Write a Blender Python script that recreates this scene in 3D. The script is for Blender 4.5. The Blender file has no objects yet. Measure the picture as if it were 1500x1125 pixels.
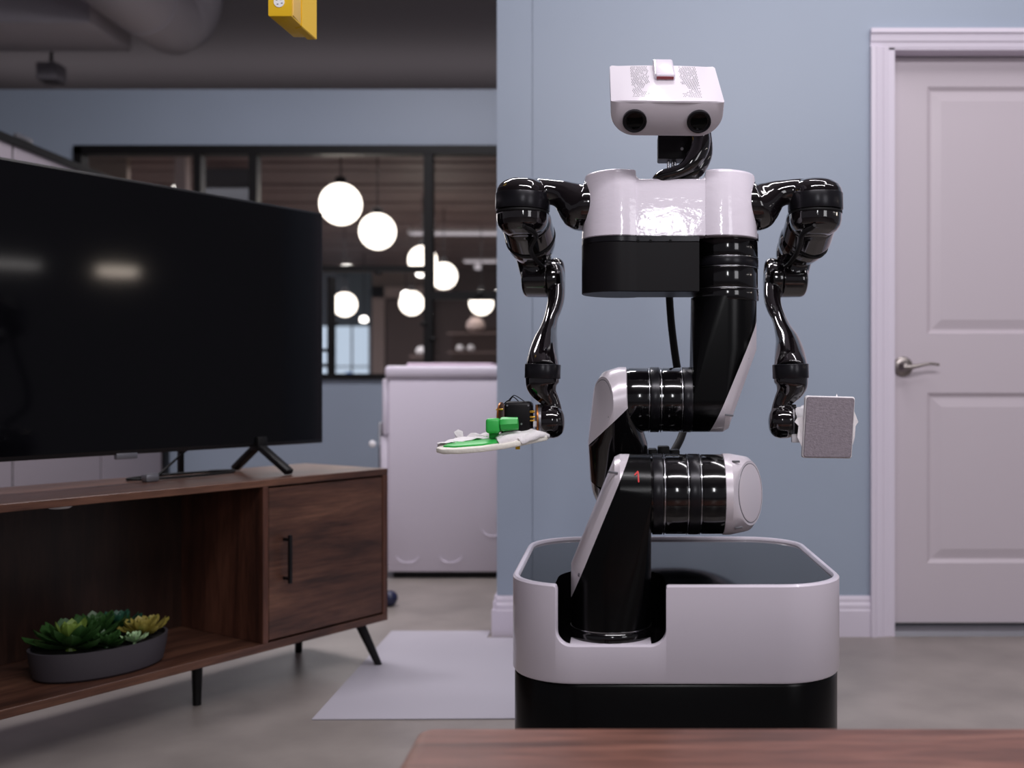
import bpy, bmesh, math, random
from mathutils import Vector, Matrix
random.seed(7)
D = bpy.data; C = bpy.context; S = C.scene
PI = math.pi
# ------------------------------------------------------------------ camera, world, lights
FPX, CX, CY, CAMZ = 1500.0, 900.0, 562.5, 0.9
cam_d = D.cameras.new('camera'); cam = D.objects.new('camera', cam_d); S.collection.objects.link(cam)
cam.location = (0, 0, CAMZ); cam.rotation_euler = (PI/2, 0, 0)
cam_d.sensor_width = 36; cam_d.lens = 36*FPX/1500
cam_d.shift_x = (750-CX)/1500
cam_d.dof.use_dof = True; cam_d.dof.focus_distance = 2.03; cam_d.dof.aperture_fstop = 2.6
cam_d.clip_end = 60
S.camera = cam
w = D.worlds.new('world'); S.world = w; w.use_nodes = True
w.node_tree.nodes['Background'].inputs[0].default_value = (0.80, 0.76, 0.86, 1)
w.node_tree.nodes['Background'].inputs[1].default_value = 0.165
S.view_settings.view_transform = 'Standard'; S.view_settings.look = 'None'
S.view_settings.gamma = 1; S.view_settings.use_curve_mapping = False
S.view_settings.exposure = -0.05
def area(name, loc, target, sx, sy, power, col=(1, .96, 1)):
    l = D.lights.new(name, 'AREA'); l.shape = 'RECTANGLE'; l.size = sx; l.size_y = sy
    l.energy = power; l.color = col
    o = D.objects.new(name, l); S.collection.objects.link(o); o.location = loc
    d = Vector(target)-Vector(loc); o.rotation_euler = d.to_track_quat('-Z', 'Y').to_euler()
    return o
area('strip_light', (0.5, 0.5, 2.85), (0.4, 3.66, 0.9), 2.2, .16, 48)
area('strip_light', (1.0, 2.3, 3.7), (1.1, 2.4, 0), 2.4, .16, 26)
area('strip_light', (2.6, 1.6, 3.6), (2.0, 3.0, 0), 2.4, .16, 20)
area('strip_light', (-1.1, 4.0, 3.5), (-1.1, 3.8, 0), 2.0, .2, 80)
area('window_light', (0.35, -3.0, 2.25), (0.2, 3.0, 1.1), .34, .8, 18, (.97, .97, 1))
area('window_light', (2.6, -1.5, 1.8), (0.8, 3.6, 1.0), 1.0, 1.4, 16, (.97, .96, 1))
area('room_light', (-3.5, 11.5, 2.7), (-3.5, 11.5, 0), 5, 6, 230, (1, .94, .95))
area('ceiling_fill', (-3.0, 9.6, 3.05), (-3.0, 9.4, 5), 7, .5, 5.5, (1, .95, .97))  # added unseen fill, faces up to brighten the ceiling and duct
area('wall_lamp_light', (3.9, 2.45, 1.72), (0, 2.55, 1.5), .26, .07, 1.0, (1, .85, .72))
area('wall_lamp_light', (3.9, 1.5, 1.75), (0, 2.3, 1.5), .9, .05, .8, (1, .94, .92))

def P(px, py, Y): return Vector(((px-CX)/FPX*Y, Y, CAMZ-(py-CY)/FPX*Y))
def M_(r, Y): return r/FPX*Y
# ------------------------------------------------------------------ materials
def srgb(c):
    return tuple(((v/255)/12.92 if v/255 <= .04045 else ((v/255+.055)/1.055)**2.4) for v in c)+(1,)
def mat(name, col, rough=.5, metal=0, coat=0, bump=0, bscale=60, var=0, vscale=4, spec=None, emit=0, ecol=None, trans=0, bdist=.002):
    m = D.materials.new(name); m.use_nodes = True; nt = m.node_tree; b = nt.nodes['Principled BSDF']
    c = srgb(col) if max(col) > 1 else tuple(col)+(1,)
    b.inputs['Base Color'].default_value = c
    b.inputs['Roughness'].default_value = rough; b.inputs['Metallic'].default_value = metal
    b.inputs['Coat Weight'].default_value = coat; b.inputs['Coat Roughness'].default_value = .04
    if spec is not None: b.inputs['Specular IOR Level'].default_value = spec
    if emit:
        b.inputs['Emission Color'].default_value = tuple(ecol or (1, 1, 1))+(1,); b.inputs['Emission Strength'].default_value = emit
    tc = nt.nodes.new('ShaderNodeTexCoord')
    if bump:
        n = nt.nodes.new('ShaderNodeTexNoise'); n.inputs['Scale'].default_value = bscale; n.inputs['Detail'].default_value = 3
        nt.links.new(tc.outputs['Object'], n.inputs['Vector'])
        bp = nt.nodes.new('ShaderNodeBump'); bp.inputs['Strength'].default_value = bump; bp.inputs['Distance'].default_value = bdist
        nt.links.new(n.outputs['Fac'], bp.inputs['Height']); nt.links.new(bp.outputs['Normal'], b.inputs['Normal'])
        if coat: nt.links.new(bp.outputs['Normal'], b.inputs['Coat Normal'])
    if var:
        n = nt.nodes.new('ShaderNodeTexNoise'); n.inputs['Scale'].default_value = vscale; n.inputs['Detail'].default_value = 6
        nt.links.new(tc.outputs['Object'], n.inputs['Vector'])
        r = nt.nodes.new('ShaderNodeValToRGB'); r.color_ramp.elements[0].position = .3; r.color_ramp.elements[1].position = .7
        r.color_ramp.elements[0].color = tuple(v*(1-var) for v in c[:3])+(1,)
        r.color_ramp.elements[1].color = tuple(min(1, v*(1+var)) for v in c[:3])+(1,)
        nt.links.new(n.outputs['Fac'], r.inputs[0]); nt.links.new(r.outputs[0], b.inputs['Base Color'])
    return m
def wood(name, cols, axis='x', rough=.4, freq=1.0):
    m = D.materials.new(name); m.use_nodes = True; nt = m.node_tree; b = nt.nodes['Principled BSDF']; b.inputs['Roughness'].default_value = rough
    tc = nt.nodes.new('ShaderNodeTexCoord'); mp = nt.nodes.new('ShaderNodeMapping')
    sc = {'x': (.9, 9, 9), 'y': (9, .9, 9), 'z': (9, 9, .9)}[axis]
    mp.inputs['Scale'].default_value = tuple(v*freq for v in sc); mp.inputs['Location'].default_value = (3.1, 1.7, .4)
    nt.links.new(tc.outputs['Object'], mp.inputs[0])
    n = nt.nodes.new('ShaderNodeTexNoise'); n.inputs['Scale'].default_value = 1.6; n.inputs['Detail'].default_value = 7; n.inputs['Roughness'].default_value = .6; n.inputs['Distortion'].default_value = .9
    nt.links.new(mp.outputs[0], n.inputs['Vector'])
    r = nt.nodes.new('ShaderNodeValToRGB'); e = r.color_ramp.elements
    e[0].position = .3; e[0].color = srgb(cols[0]); e[1].position = .72; e[1].color = srgb(cols[2])
    k = e.new(.5); k.color = srgb(cols[1])
    nt.links.new(n.outputs['Fac'], r.inputs[0])
    n2 = nt.nodes.new('ShaderNodeTexNoise'); n2.inputs['Scale'].default_value = 14; n2.inputs['Detail'].default_value = 4
    nt.links.new(mp.outputs[0], n2.inputs['Vector'])
    mx = nt.nodes.new('ShaderNodeMix'); mx.data_type = 'RGBA'; mx.blend_type = 'MULTIPLY'; mx.inputs[0].default_value = .55
    r2 = nt.nodes.new('ShaderNodeValToRGB'); r2.color_ramp.elements[0].position = .35; r2.color_ramp.elements[0].color = (.45, .45, .45, 1); r2.color_ramp.elements[1].position = .6
    nt.links.new(n2.outputs['Fac'], r2.inputs[0]); nt.links.new(r.outputs[0], mx.inputs[6]); nt.links.new(r2.outputs[0], mx.inputs[7])
    nt.links.new(mx.outputs[2], b.inputs['Base Color'])
    return m
def emis(name, col, s):
    m = D.materials.new(name); m.use_nodes = True; nt = m.node_tree; nt.nodes.clear()
    e = nt.nodes.new('ShaderNodeEmission'); e.inputs[0].default_value = tuple(col)+(1,); e.inputs[1].default_value = s
    o = nt.nodes.new('ShaderNodeOutputMaterial'); nt.links.new(e.outputs[0], o.inputs[0]); return m
def glassm(name):
    m = D.materials.new(name); m.use_nodes = True; nt = m.node_tree; nt.nodes.clear()
    t = nt.nodes.new('ShaderNodeBsdfTransparent'); t.inputs[0].default_value = (.93, .94, .95, 1)
    g = nt.nodes.new('ShaderNodeBsdfGlossy'); g.inputs['Roughness'].default_value = .02
    f = nt.nodes.new('ShaderNodeFresnel'); f.inputs[0].default_value = 1.45
    mx = nt.nodes.new('ShaderNodeMixShader'); o = nt.nodes.new('ShaderNodeOutputMaterial')
    nt.links.new(f.outputs[0], mx.inputs[0]); nt.links.new(t.outputs[0], mx.inputs[1]); nt.links.new(g.outputs[0], mx.inputs[2]); nt.links.new(mx.outputs[0], o.inputs[0])
    return m
WALL = mat('blue grey wall paint', (154, 166, 183), .42, var=.03, vscale=1.2, bump=.15, bscale=35, spec=.5)
TRIM = mat('white trim paint', (218, 210, 224), .4)
DOORM = mat('white door paint', (198, 188, 196), .45, bump=.1, bscale=120)
def concrete():
    m = mat('polished concrete', (146, 138, 133), .36, var=.16, vscale=4.5, bump=.15, bscale=30, coat=.0)
    return m
CONC = concrete()
CEIL = mat('dark ceiling paint', (182, 174, 180), .9)
DUCT = mat('grey painted duct', (176, 170, 178), .7)
BLK = mat('gloss black shell', (10, 9, 11), .12, coat=.6)
ARMB = mat('gloss black arm shell', (14, 10, 13), .07, coat=1.0)
SAT = mat('satin black ring', (26, 25, 30), .28, metal=.4)
MATB = mat('matte black housing', (17, 15, 18), .45, spec=.2)
WHT = mat('gloss white shell', (222, 214, 226), .3, coat=.35)
WHT2 = mat('wavy gloss white shell', (232, 224, 236), .3, coat=1.0, bump=.2, bscale=30, bdist=.004)
for nd in [n for n in WHT2.node_tree.nodes if n.type == 'TEX_NOISE']:
    mp_ = WHT2.node_tree.nodes.new('ShaderNodeMapping'); mp_.inputs['Scale'].default_value = (1, 1, 1.9); src = nd.inputs['Vector'].links[0].from_socket
    WHT2.node_tree.links.new(src, mp_.inputs[0]); WHT2.node_tree.links.new(mp_.outputs[0], nd.inputs['Vector']); nd.inputs['Detail'].default_value = 4
HEADW = mat('head white shell', (202, 195, 204), .34, coat=.25)
PEARL = mat('pearl white shell', (222, 214, 222), .28, metal=.15, coat=.3)
CHR = mat('brushed steel', (190, 190, 195), .25, metal=1)
DK = mat('black screw', (20, 20, 22), .35, metal=.6)
TOPG = mat('black glass cover', (9, 10, 12), .06, spec=.22)
LINKB = mat('black link shell', (5, 5, 6), .25, spec=.22)
LENS = mat('camera lens glass', (2, 2, 3), .08, spec=.15)
RED = mat('red lamp window', (120, 18, 30), .2, coat=.6)
REDT = mat('red marking', (215, 25, 30), .5)
CAB = mat('black cable rubber', (9, 8, 10), .6, spec=.3)
NICK = mat('satin nickel', (150, 143, 140), .35, metal=1)
WOODD = wood('walnut with painted shade', [(34, 20, 17), (46, 28, 22), (60, 38, 30)], 'z')  # walnut copy with the open bay's shade put into its colour
GRN = mat('green duster plastic', (54, 184, 80), .42)
CLOTH = mat('white cleaning cloth', (240, 236, 238), .85, bump=.5, bscale=120)
FELT = mat('grey felt pad', (140, 131, 139), .95, bump=.6, bscale=300, var=.14, vscale=160)
GOLD = mat('copper brown plate', (150, 92, 40), .35, metal=.7)
BRASS = mat('brass', (215, 170, 70), .3, metal=1)
WOODX = wood('walnut grain lengthwise', [(44, 28, 23), (84, 54, 42), (116, 80, 62)], 'x')
WOODZ = wood('walnut grain upright', [(58, 34, 27), (86, 52, 40), (112, 72, 56)], 'z')
WOODT = wood('walnut table top', [(90, 58, 48), (136, 90, 76), (170, 124, 106)], 'x', .38)
TVB = mat('tv black plastic', (9, 8, 10), .35)
TVS = mat('tv screen', (5, 5, 8), .07, spec=.3)
BMET = mat('black frame metal', (12, 11, 13), .5, spec=.3)
GLASS = glassm('window glass')
WASH = mat('white appliance enamel', (224, 216, 230), .32, coat=.3)
MATW = mat('pale floor mat', (178, 174, 184), .6)
PANEL = mat('off white panel', (150, 142, 150), .6)
SLAT = mat('brown wood slat', (114, 94, 92), .6, var=.12, vscale=3)
BROWN = mat('brown wall', (96, 80, 78), .7)
TAUPE = mat('taupe plaster', (168, 150, 146), .8)
GLOBE = emis('lit opal globe', (1, .88, .76), 4.2)
SPOT = emis('lit spot', (1, .93, .86), 6.0)
STRIPM = emis('lit strip tube', (1, .88, .93), .6)
SKYW = emis('daylit window', (.72, .84, 1.0), .85)
YEL = mat('yellow plastic', (232, 186, 30), .4)
YELS = mat('pale yellow plastic', (226, 186, 100), .45)
STK = mat('white sticker', (235, 235, 238), .5)
BOWL = mat('dark grey planter', (60, 56, 62), .6)
SOIL = mat('dark soil', (24, 20, 18), .95, bump=.8, bscale=90)
G1 = mat('dark green leaf', (44, 78, 34), .45); G2 = mat('light green leaf', (112, 136, 58), .45)
G3 = mat('pale mint leaf', (158, 188, 142), .5); G4 = mat('yellow green leaf', (146, 134, 62), .5); G5 = mat('blue green leaf', (32, 76, 58), .5)
GREY = mat('grey metal', (120, 120, 126), .4, metal=.6)
LIGHTW = mat('white plastic puck', (220, 218, 222), .5)
BLUEP = mat('blue plastic', (20, 120, 220), .4)
NAVY = mat('navy plastic', (34, 38, 70), .35)
# ------------------------------------------------------------------ object helpers
def basis(o):
    return Matrix.Translation(o.location) @ o.rotation_euler.to_matrix().to_4x4()
def wmat(o):
    m = Matrix.Identity(4)
    while o is not None: m = basis(o) @ m; o = o.parent
    return m
def obj(name, bm, m, parent=None, smooth=32, local=False, label=None):
    me = D.meshes.new(name); bm.normal_update(); bm.to_mesh(me); bm.free()
    if smooth:
        for p in me.polygons: p.use_smooth = True
        me.set_sharp_from_angle(angle=math.radians(smooth))
    me.materials.append(m)
    o = D.objects.new(name, me); S.collection.objects.link(o)
    if parent is not None:
        if not local: me.transform(wmat(parent).inverted())
        o.parent = parent
    if label: o['label'] = label
    return o
def thing(name, label, cat, loc=(0, 0, 0), rz=0, group=None):
    o = D.objects.new(name, None); S.collection.objects.link(o); o.location = loc; o.rotation_euler = (0, 0, rz)
    o.empty_display_size = .05
    o['label'] = label; o['category'] = cat
    if group: o['group'] = group
    return o
def tag(o, label, cat, group=None, kind=None):
    o['label'] = label; o['category'] = cat
    if group: o['group'] = group
    if kind: o['kind'] = kind
    return o
def struct(o, label=None, cat=None):
    o['kind'] = 'structure'
    if label: o['label'] = label
    if cat: o['category'] = cat
    return o
def NB(): return bmesh.new()
def box(bm, a, b, bev=0, M=None, seg=2):
    a = Vector(a); b = Vector(b); lo = Vector([min(a[i], b[i]) for i in range(3)]); hi = Vector([max(a[i], b[i]) for i in range(3)])
    r = bmesh.ops.create_cube(bm, size=1, matrix=Matrix.Translation((lo+hi)/2) @ Matrix.Diagonal(((hi-lo).x, (hi-lo).y, (hi-lo).z, 1)))
    vs = r['verts']
    if bev:
        es = list({e for v in vs for e in v.link_edges})
        rr = bmesh.ops.bevel(bm, geom=es, offset=bev, segments=seg, affect='EDGES', profile=.5, clamp_overlap=True)
        vs = list({v for f in rr['faces'] for v in f.verts})
        # all verts of the island
        seen = set(vs); st = list(vs)
        while st:
            v = st.pop()
            for e in v.link_edges:
                u = e.other_vert(v)
                if u not in seen: seen.add(u); st.append(u)
        vs = list(seen)
    if M is not None: bmesh.ops.transform(bm, matrix=M, verts=vs)
    return vs
def frame(axis):
    a = Vector(axis).normalized(); t = Vector((0, 0, 1)) if abs(a.z) < .9 else Vector((0, 1, 0))
    u = t.cross(a).normalized(); v = a.cross(u); return a, u, v
def lathe(bm, prof, org, axis, n=48, cap=True):
    a, u, v = frame(axis); org = Vector(org); rings = []
    for t, r in prof:
        rings.append([bm.verts.new(org+a*t+(u*math.cos(2*PI*i/n)+v*math.sin(2*PI*i/n))*max(r, 1e-5)) for i in range(n)])
    for k in range(len(rings)-1):
        for i in range(n):
            j = (i+1) % n; bm.faces.new((rings[k][i], rings[k][j], rings[k+1][j], rings[k+1][i]))
    if cap:
        bm.faces.new(rings[0][::-1]); bm.faces.new(rings[-1])
    return rings
def cyl(bm, p0, p1, r, n=32, bev=0):
    p0 = Vector(p0); p1 = Vector(p1); L = (p1-p0).length
    pr = [(0, r), (L, r)] if not bev else [(0, r-bev), (bev*.3, r-bev*.3), (bev, r), (L-bev, r), (L-bev*.3, r-bev*.3), (L, r-bev)]
    lathe(bm, pr, p0, p1-p0, n)
def cr(p0, p1, p2, p3, t):
    return .5*((2*p1)+(-p0+p2)*t+(2*p0-5*p1+4*p2-p3)*t*t+(-p0+3*p1-3*p2+p3)*t**3)
def sweep(bm, pts, n=24, sub=5, cap=True, up=None, ell=None):
    """pts: (Vector, radius) list, Catmull-Rom smoothed; round ends when radius gets small"""
    Ps = [Vector(p) for p, r in pts]; Rs = [r for p, r in pts]
    PP, RR = [], []
    for i in range(len(Ps)-1):
        a = Ps[max(i-1, 0)]; b = Ps[i]; c = Ps[i+1]; d = Ps[min(i+2, len(Ps)-1)]
        ra = Rs[max(i-1, 0)]; rb = Rs[i]; rc = Rs[i+1]; rd = Rs[min(i+2, len(Ps)-1)]
        for k in range(sub):
            t = k/sub; PP.append(cr(a, b, c, d, t)); RR.append(max(cr(ra, rb, rc, rd, t), min(rb, rc)*.9))
    PP.append(Ps[-1]); RR.append(Rs[-1])
    rings = []; tprev = None; u = None
    for i, p in enumerate(PP):
        t = (PP[min(i+1, len(PP)-1)]-PP[max(i-1, 0)])
        t = t.normalized() if t.length > 1e-9 else tprev
        if u is None:
            _, u, _ = frame(t)
        else:
            u = (u-t*u.dot(t)); u = u.normalized() if u.length > 1e-6 else frame(t)[1]
        v = t.cross(u); tprev = t
        rings.append([bm.verts.new(p+(u*math.cos(2*PI*k/n)+v*math.sin(2*PI*k/n))*RR[i]) for k in range(n)])
    for k in range(len(rings)-1):
        for i in range(n):
            j = (i+1) % n; bm.faces.new((rings[k][i], rings[k][j], rings[k+1][j], rings[k+1][i]))
    if cap:
        bm.faces.new(rings[0][::-1]); bm.faces.new(rings[-1])
def prism(bm, poly, z0, z1, bev=0, seg=2, axis='z', top=1.0):
    """poly list of (a,b); axis z -> (x,y), axis y -> (x,z) extruded along y, axis x -> (y,z) along x"""
    def mk(a, b, h):
        return {'z': (a, b, h), 'y': (a, h, b), 'x': (h, a, b)}[axis]
    cxx = sum(p[0] for p in poly)/len(poly); cyy = sum(p[1] for p in poly)/len(poly)
    lo = [bm.verts.new(mk(a, b, z0)) for a, b in poly]
    hi = [bm.verts.new(mk(cxx+(a-cxx)*top, cyy+(b-cyy)*top, z1)) for a, b in poly]
    fs = [bm.faces.new(lo[::-1]), bm.faces.new(hi)]
    n = len(poly)
    for i in range(n): fs.append(bm.faces.new((lo[i], lo[(i+1) % n], hi[(i+1) % n], hi[i])))
    bmesh.ops.recalc_face_normals(bm, faces=fs)
    if bev:
        es = [e for f in fs[:2] for e in f.edges]
        bmesh.ops.bevel(bm, geom=list(set(es)), offset=bev, segments=seg, affect='EDGES', profile=.5, clamp_overlap=False)
def rrect(x0, y0, x1, y1, r, n=8):
    out = []
    for cx_, cy_, a0 in ((x1-r, y1-r, 0), (x0+r, y1-r, 90), (x0+r, y0+r, 180), (x1-r, y0+r, 270)):
        for k in range(n+1):
            a = math.radians(a0+90*k/n); out.append((cx_+r*math.cos(a), cy_+r*math.sin(a)))
    return out
def circ(c, axis, r, n=48):
    a, u, v = frame(axis); c = Vector(c)
    return [c+(u*math.cos(2*PI*i/n)+v*math.sin(2*PI*i/n))*r for i in range(n)]
def hull(bm, pts):
    vs = [bm.verts.new(p) for p in pts]
    r = bmesh.ops.convex_hull(bm, input=vs, use_existing_faces=False)
    bad = [v for v in bm.verts if not v.link_faces]
    bmesh.ops.delete(bm, geom=bad, context='VERTS')
def cut(bm, co, no):
    """keep the side against the normal"""
    g = list(bm.verts)+list(bm.edges)+list(bm.faces)
    r = bmesh.ops.bisect_plane(bm, geom=g, plane_co=co, plane_no=no, clear_outer=True)
    ed = [e for e in r['geom_cut'] if isinstance(e, bmesh.types.BMEdge)]
    if ed: bmesh.ops.holes_fill(bm, edges=ed)

# ================================================================== SETTING
bm = NB(); box(bm, (-12, -6, -.06), (7, 19, 0)); struct(obj('floor', bm, CONC, smooth=0), 'polished grey concrete floor')
bm = NB(); box(bm, (-12, -6, 3.9), (7, 19, 4.0)); struct(obj('ceiling', bm, CEIL, smooth=0), 'dark painted open ceiling high above')
WY = 3.66
wb = NB()
box(wb, (-.42, WY, 0), (-.2945, WY+.13, 3.0))
box(wb, (-.2915, WY, 0), (.985, WY+.13, 3.0))
box(wb, (.985, WY, 2.112), (1.832, WY+.13, 3.0)); box(wb, (1.832, WY, 0), (4.5, WY+.13, 3.0))
box(wb, (-.41, WY+.006, 0), (.9, WY+.125, 2.99))
struct(obj('wall_back', wb, WALL, smooth=0), 'blue grey wall behind the robot, with one fine upright seam')
# baseboards
def base_prof(x0, x1, name, endcap=True):
    bm = NB(); y = WY
    pr = [(y+.002, 0), (y-.017, 0), (y-.017, .092), (y-.014, .097), (y-.014, .112), (y-.009, .122), (y-.009, .132), (y-.004, .144), (y+.002, .144)]
    prism(bm, pr, x0, x1, axis='x')
    return struct(obj(name, bm, TRIM, smooth=0), 'white moulded baseboard')
bb = base_prof(-.4195, .9125, 'baseboard_back')
base_prof(1.905, 4.5, 'baseboard_right')
bm = NB(); box(bm, (-.437, WY-.017, 0), (-.4195, WY+.145, .095)); box(bm, (-.433, WY-.010, .095), (-.4195, WY+.14, .125)); box(bm, (-.428, WY-.006, .125), (-.4195, WY+.135, .144))
obj('end_return', bm, TRIM, bb, smooth=0)
# door casing
def casing():
    bm = NB(); y = WY
    for x0, x1, s in ((.9125, .981, 1), (1.837, 1.905, -1)):
        a = x0 if s > 0 else x1
        pr = [(a, y+.002), (a, y-.024), (a+s*.016, y-.026), (a+s*.020, y-.019), (a+s*.044, y-.016), (a+s*.048, y-.012), (a+s*.066, y-.010), (a+s*.068, y+.002)]
        prism(bm, pr, 0, 2.10, axis='z')
    z = 2.165
    pr = [(y+.002, z), (y-.024, z), (y-.026, z-.016), (y-.019, z-.020), (y-.016, z-.044), (y-.012, z-.048), (y-.010, z-.066), (y+.002, z-.068)]
    prism(bm, pr, .9125, 1.905, axis='x')
    return bm
struct(obj('trim_1', casing(), TRIM, smooth=0), 'white moulded door casing')
bm = NB(); box(bm, (.979, WY-.008, 0), (1.000, WY+.13, 2.112)); box(bm, (1.817, WY-.008, 0), (1.839, WY+.13, 2.112)); box(bm, (.979, WY-.008, 2.092), (1.839, WY+.13, 2.113))
box(bm, (1.0, WY+.108, 0.03), (1.012, WY+.125, 2.09)); box(bm, (1.0, WY+.108, 2.08), (1.82, WY+.125, 2.092))
struct(obj('trim_2', bm, TRIM, smooth=0), 'white door jamb inside the casing')
bm = NB(); prism(bm, [(WY-.01, 0), (WY+.005, .016), (WY+.10, .022), (WY+.12, 0)], 1.0, 1.817, axis='x')
struct(obj('trim_3', bm, GREY, smooth=0), 'grey metal threshold under the white door')
# door leaf
dY = 3.73; dx0, dx1, dz0, dz1 = 1.003, 1.815, .032, 2.088
door = D.objects.new('door_1', None); S.collection.objects.link(door); door.location = (dx0, dY, 0); struct(door, 'white two panel interior door with lever handle')
bm = NB(); box(bm, (dx0, dY+.010, dz0), (dx1, dY+.04, dz1))
px0, px1 = 1.139, dx1-.136
for x0, x1, z0, z1 in ((dx0, px0, dz0, dz1), (px1, dx1, dz0, dz1), (px0, px1, dz0, .247), (px0, px1, .868, 1.082), (px0, px1, 1.983, dz1)):
    box(bm, (x0, dY, z0), (x1, dY+.012, z1))
obj('door_leaf', bm, DOORM, door, smooth=0)
for z0, z1 in ((.247, .868), (1.082, 1.983)):
    bm = NB()
    def fr(x0, z0, x1, z1, y): return [bm.verts.new((a, y, b)) for a, b in ((x0, z0), (x1, z0), (x1, z1), (x0, z1))]
    r0 = fr(px0, z0, px1, z1, dY-.0005); r1 = fr(px0+.014, z0+.014, px1-.014, z1-.014, dY+.0095); r2 = fr(px0+.02, z0+.02, px1-.02, z1-.02, dY+.0095); r3 = fr(px0+.052, z0+.052, px1-.052, z1-.052, dY+.002)
    for a, b in ((r0, r1), (r1, r2), (r2, r3)):
        for i in range(4): bm.faces.new((a[i], a[(i+1) % 4], b[(i+1) % 4], b[i]))
    bm.faces.new(r3); bmesh.ops.recalc_face_normals(bm, faces=bm.faces)
    obj('door_panel', bm, DOORM, door, smooth=0)
hc = P(1322, 537, dY)
bm = NB(); lathe(bm, [(-.001, .036), (.006, .036), (.011, .030), (.013, .020), (.020, .014), (.045, .013), (.052, .010), (.054, .003)], hc, (0, -1, 0), 40)
hd = obj('door_handle', bm, NICK, door, label='satin steel lever handle')
bm = NB(); sweep(bm, [(hc+Vector((-.008, -.045, -.002)), .009), (hc+Vector((.012, -.047, -.003)), .0095), (hc+Vector((.05, -.05, .004)), .0065), (hc+Vector((.085, -.05, .010)), .0055), (hc+Vector((.118, -.048, .006)), .005)], 14)
obj('lever', bm, NICK, hd)

# far wall with black framed interior window
FY = 6.5
wf = NB(); wx0, wx1, wz0, wz1 = -3.40, .35, .930, 2.40
box(wf, (-7, FY, 0), (wx0, FY+.12, 2.77)); box(wf, (wx1, FY, 0), (7, FY+.12, 2.77))
box(wf, (wx0, FY, 0), (wx1, FY+.12, wz0)); box(wf, (wx0, FY, wz1), (wx1, FY+.12, 2.77))
struct(obj('wall_far', wf, WALL, smooth=0), 'blue grey far wall around the black framed window')
win = D.objects.new('window_1', None); S.collection.objects.link(win); win.location = (wx0, FY, wz0); struct(win, 'wide black framed interior window')
def FX(px): return (px-CX)/FPX*FY
def FZ(py): return CAMZ-(py-CY)/FPX*FY
bm = NB(); y0, y1 = FY-.03, FY+.06
box(bm, (wx0-.02, y0, wz1-.045), (wx1, y1, wz1+.01)); box(bm, (wx0-.02, y0, wz0), (wx1, y1, wz0+.035)); box(bm, (wx0-.02, y0, wz0), (wx0+.03, y1, wz1))
obj('window_frame', bm, BMET, win, smooth=0)
for pxm, wd, za, zb in ((291, .045, wz0, wz1), (372, .052, wz0, wz1), (628, .056, wz0, wz1), (484.5, .03, wz0, FZ(397)), (790, .05, wz0, wz1)):
    bm = NB(); box(bm, (FX(pxm)-wd/2, y0+.004, za+.03), (FX(pxm)+wd/2, y1-.004, zb-.04)); obj('mullion', bm, BMET, win, smooth=0)
for a, b, py, h in ((376, 622, 394, .036), (634, 786, 433, .05), (376, 482, 513, .02), (376, 482, 535, .02)):
    bm = NB(); box(bm, (FX(a), y0+.006, FZ(py)-h/2), (FX(b), y1-.006, FZ(py)+h/2)); obj('transom', bm, BMET, win, smooth=0)
for x, y in ((622, 475), (635, 497), (493, 475), (556, 401), (703, 431)):
    bm = NB(); box(bm, (FX(x)-.02, y0-.012, FZ(y)-.012), (FX(x)+.02, y0+.01, FZ(y)+.012), .004); obj('latch', bm, BMET, win)
for a, b in ((119, 286), (296, 366), (378, 620), (636, 784)):
    bm = NB(); box(bm, (FX(a), FY+.012, wz0+.03), (FX(b), FY+.016, wz1-.04)); obj('pane', bm, GLASS, win, smooth=0)
# room beyond the window
bm = NB(); box(bm, (-11, 7.45, 2.93), (3, 18, 2.98)); sc = struct(obj('trim_4', bm, BROWN, smooth=0), 'brown ceiling board behind the slats of the room beyond the window')
sc.name = 'ceiling_far'
slat_me = None
yy = 7.45
random.seed(3)
while yy < 17.8:
    bm = NB(); d = .30
    box(bm, (-10.8, yy, 2.885+random.uniform(-.008, .008)), (2.8, yy+d, 2.932)); obj('slat', bm, SLAT, sc, smooth=0)
    yy += d+.045
bm = NB(); box(bm, (-11, 18, 0), (3, 18.12, 2.93)); box(bm, (-11.1, FY+.12, 0), (-11, 18, 2.93)); box(bm, (2.9, FY+.12, 0), (3, 18, 2.93))
box(bm, (-9.5, 8.2, 0), (-4.0, 8.26, 0.9))
struct(obj('wall_room', bm, BROWN, smooth=0), 'brown walls of the room seen through the window')
def box_at(bm, pxa, pya, pxb, pyb, Y, th, bev=0):
    a = P(pxa, pya, Y); b = P(pxb, pyb, Y); b.y += th; box(bm, a, b, bev)
bm = NB(); box_at(bm, 545, 420, 563, 640, 17.7, .25); box_at(bm, 545, 420, 660, 436, 17.7, .25)
struct(obj('trim_5', bm, TAUPE, smooth=0), 'taupe surround of the far opening')
bm = NB(); box_at(bm, 566, 438, 634, 640, 17.75, .1); 
tag(obj('wardrobe', bm, BROWN, smooth=0), 'brown tall cupboard inside the far taupe surround', 'cupboard')
bm = NB(); box_at(bm, 470, 396, 544, 478, 17.85, .1); struct(obj('trim_6', bm, mat('blue grey plaster', (96, 110, 122), .8), smooth=0), 'blue grey wall above the daylit window')
bm = NB(); box_at(bm, 545, 398, 640, 419, 17.9, .08); struct(obj('trim_7', bm, mat('dull beige plaster', (140, 124, 118), .8), smooth=0), 'dull beige band above the taupe surround')
w2 = D.objects.new('window_2', None); S.collection.objects.link(w2); w2.location = P(515, 600, 17.6); struct(w2, 'bright daylit window at the far end of the room beyond')
bm = NB(); a, b = P(470, 478, 17.85), P(541, 552, 17.85); box(bm, a, b+Vector((0, .03, 0)))
obj('pane', bm, SKYW, w2, smooth=0)
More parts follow.
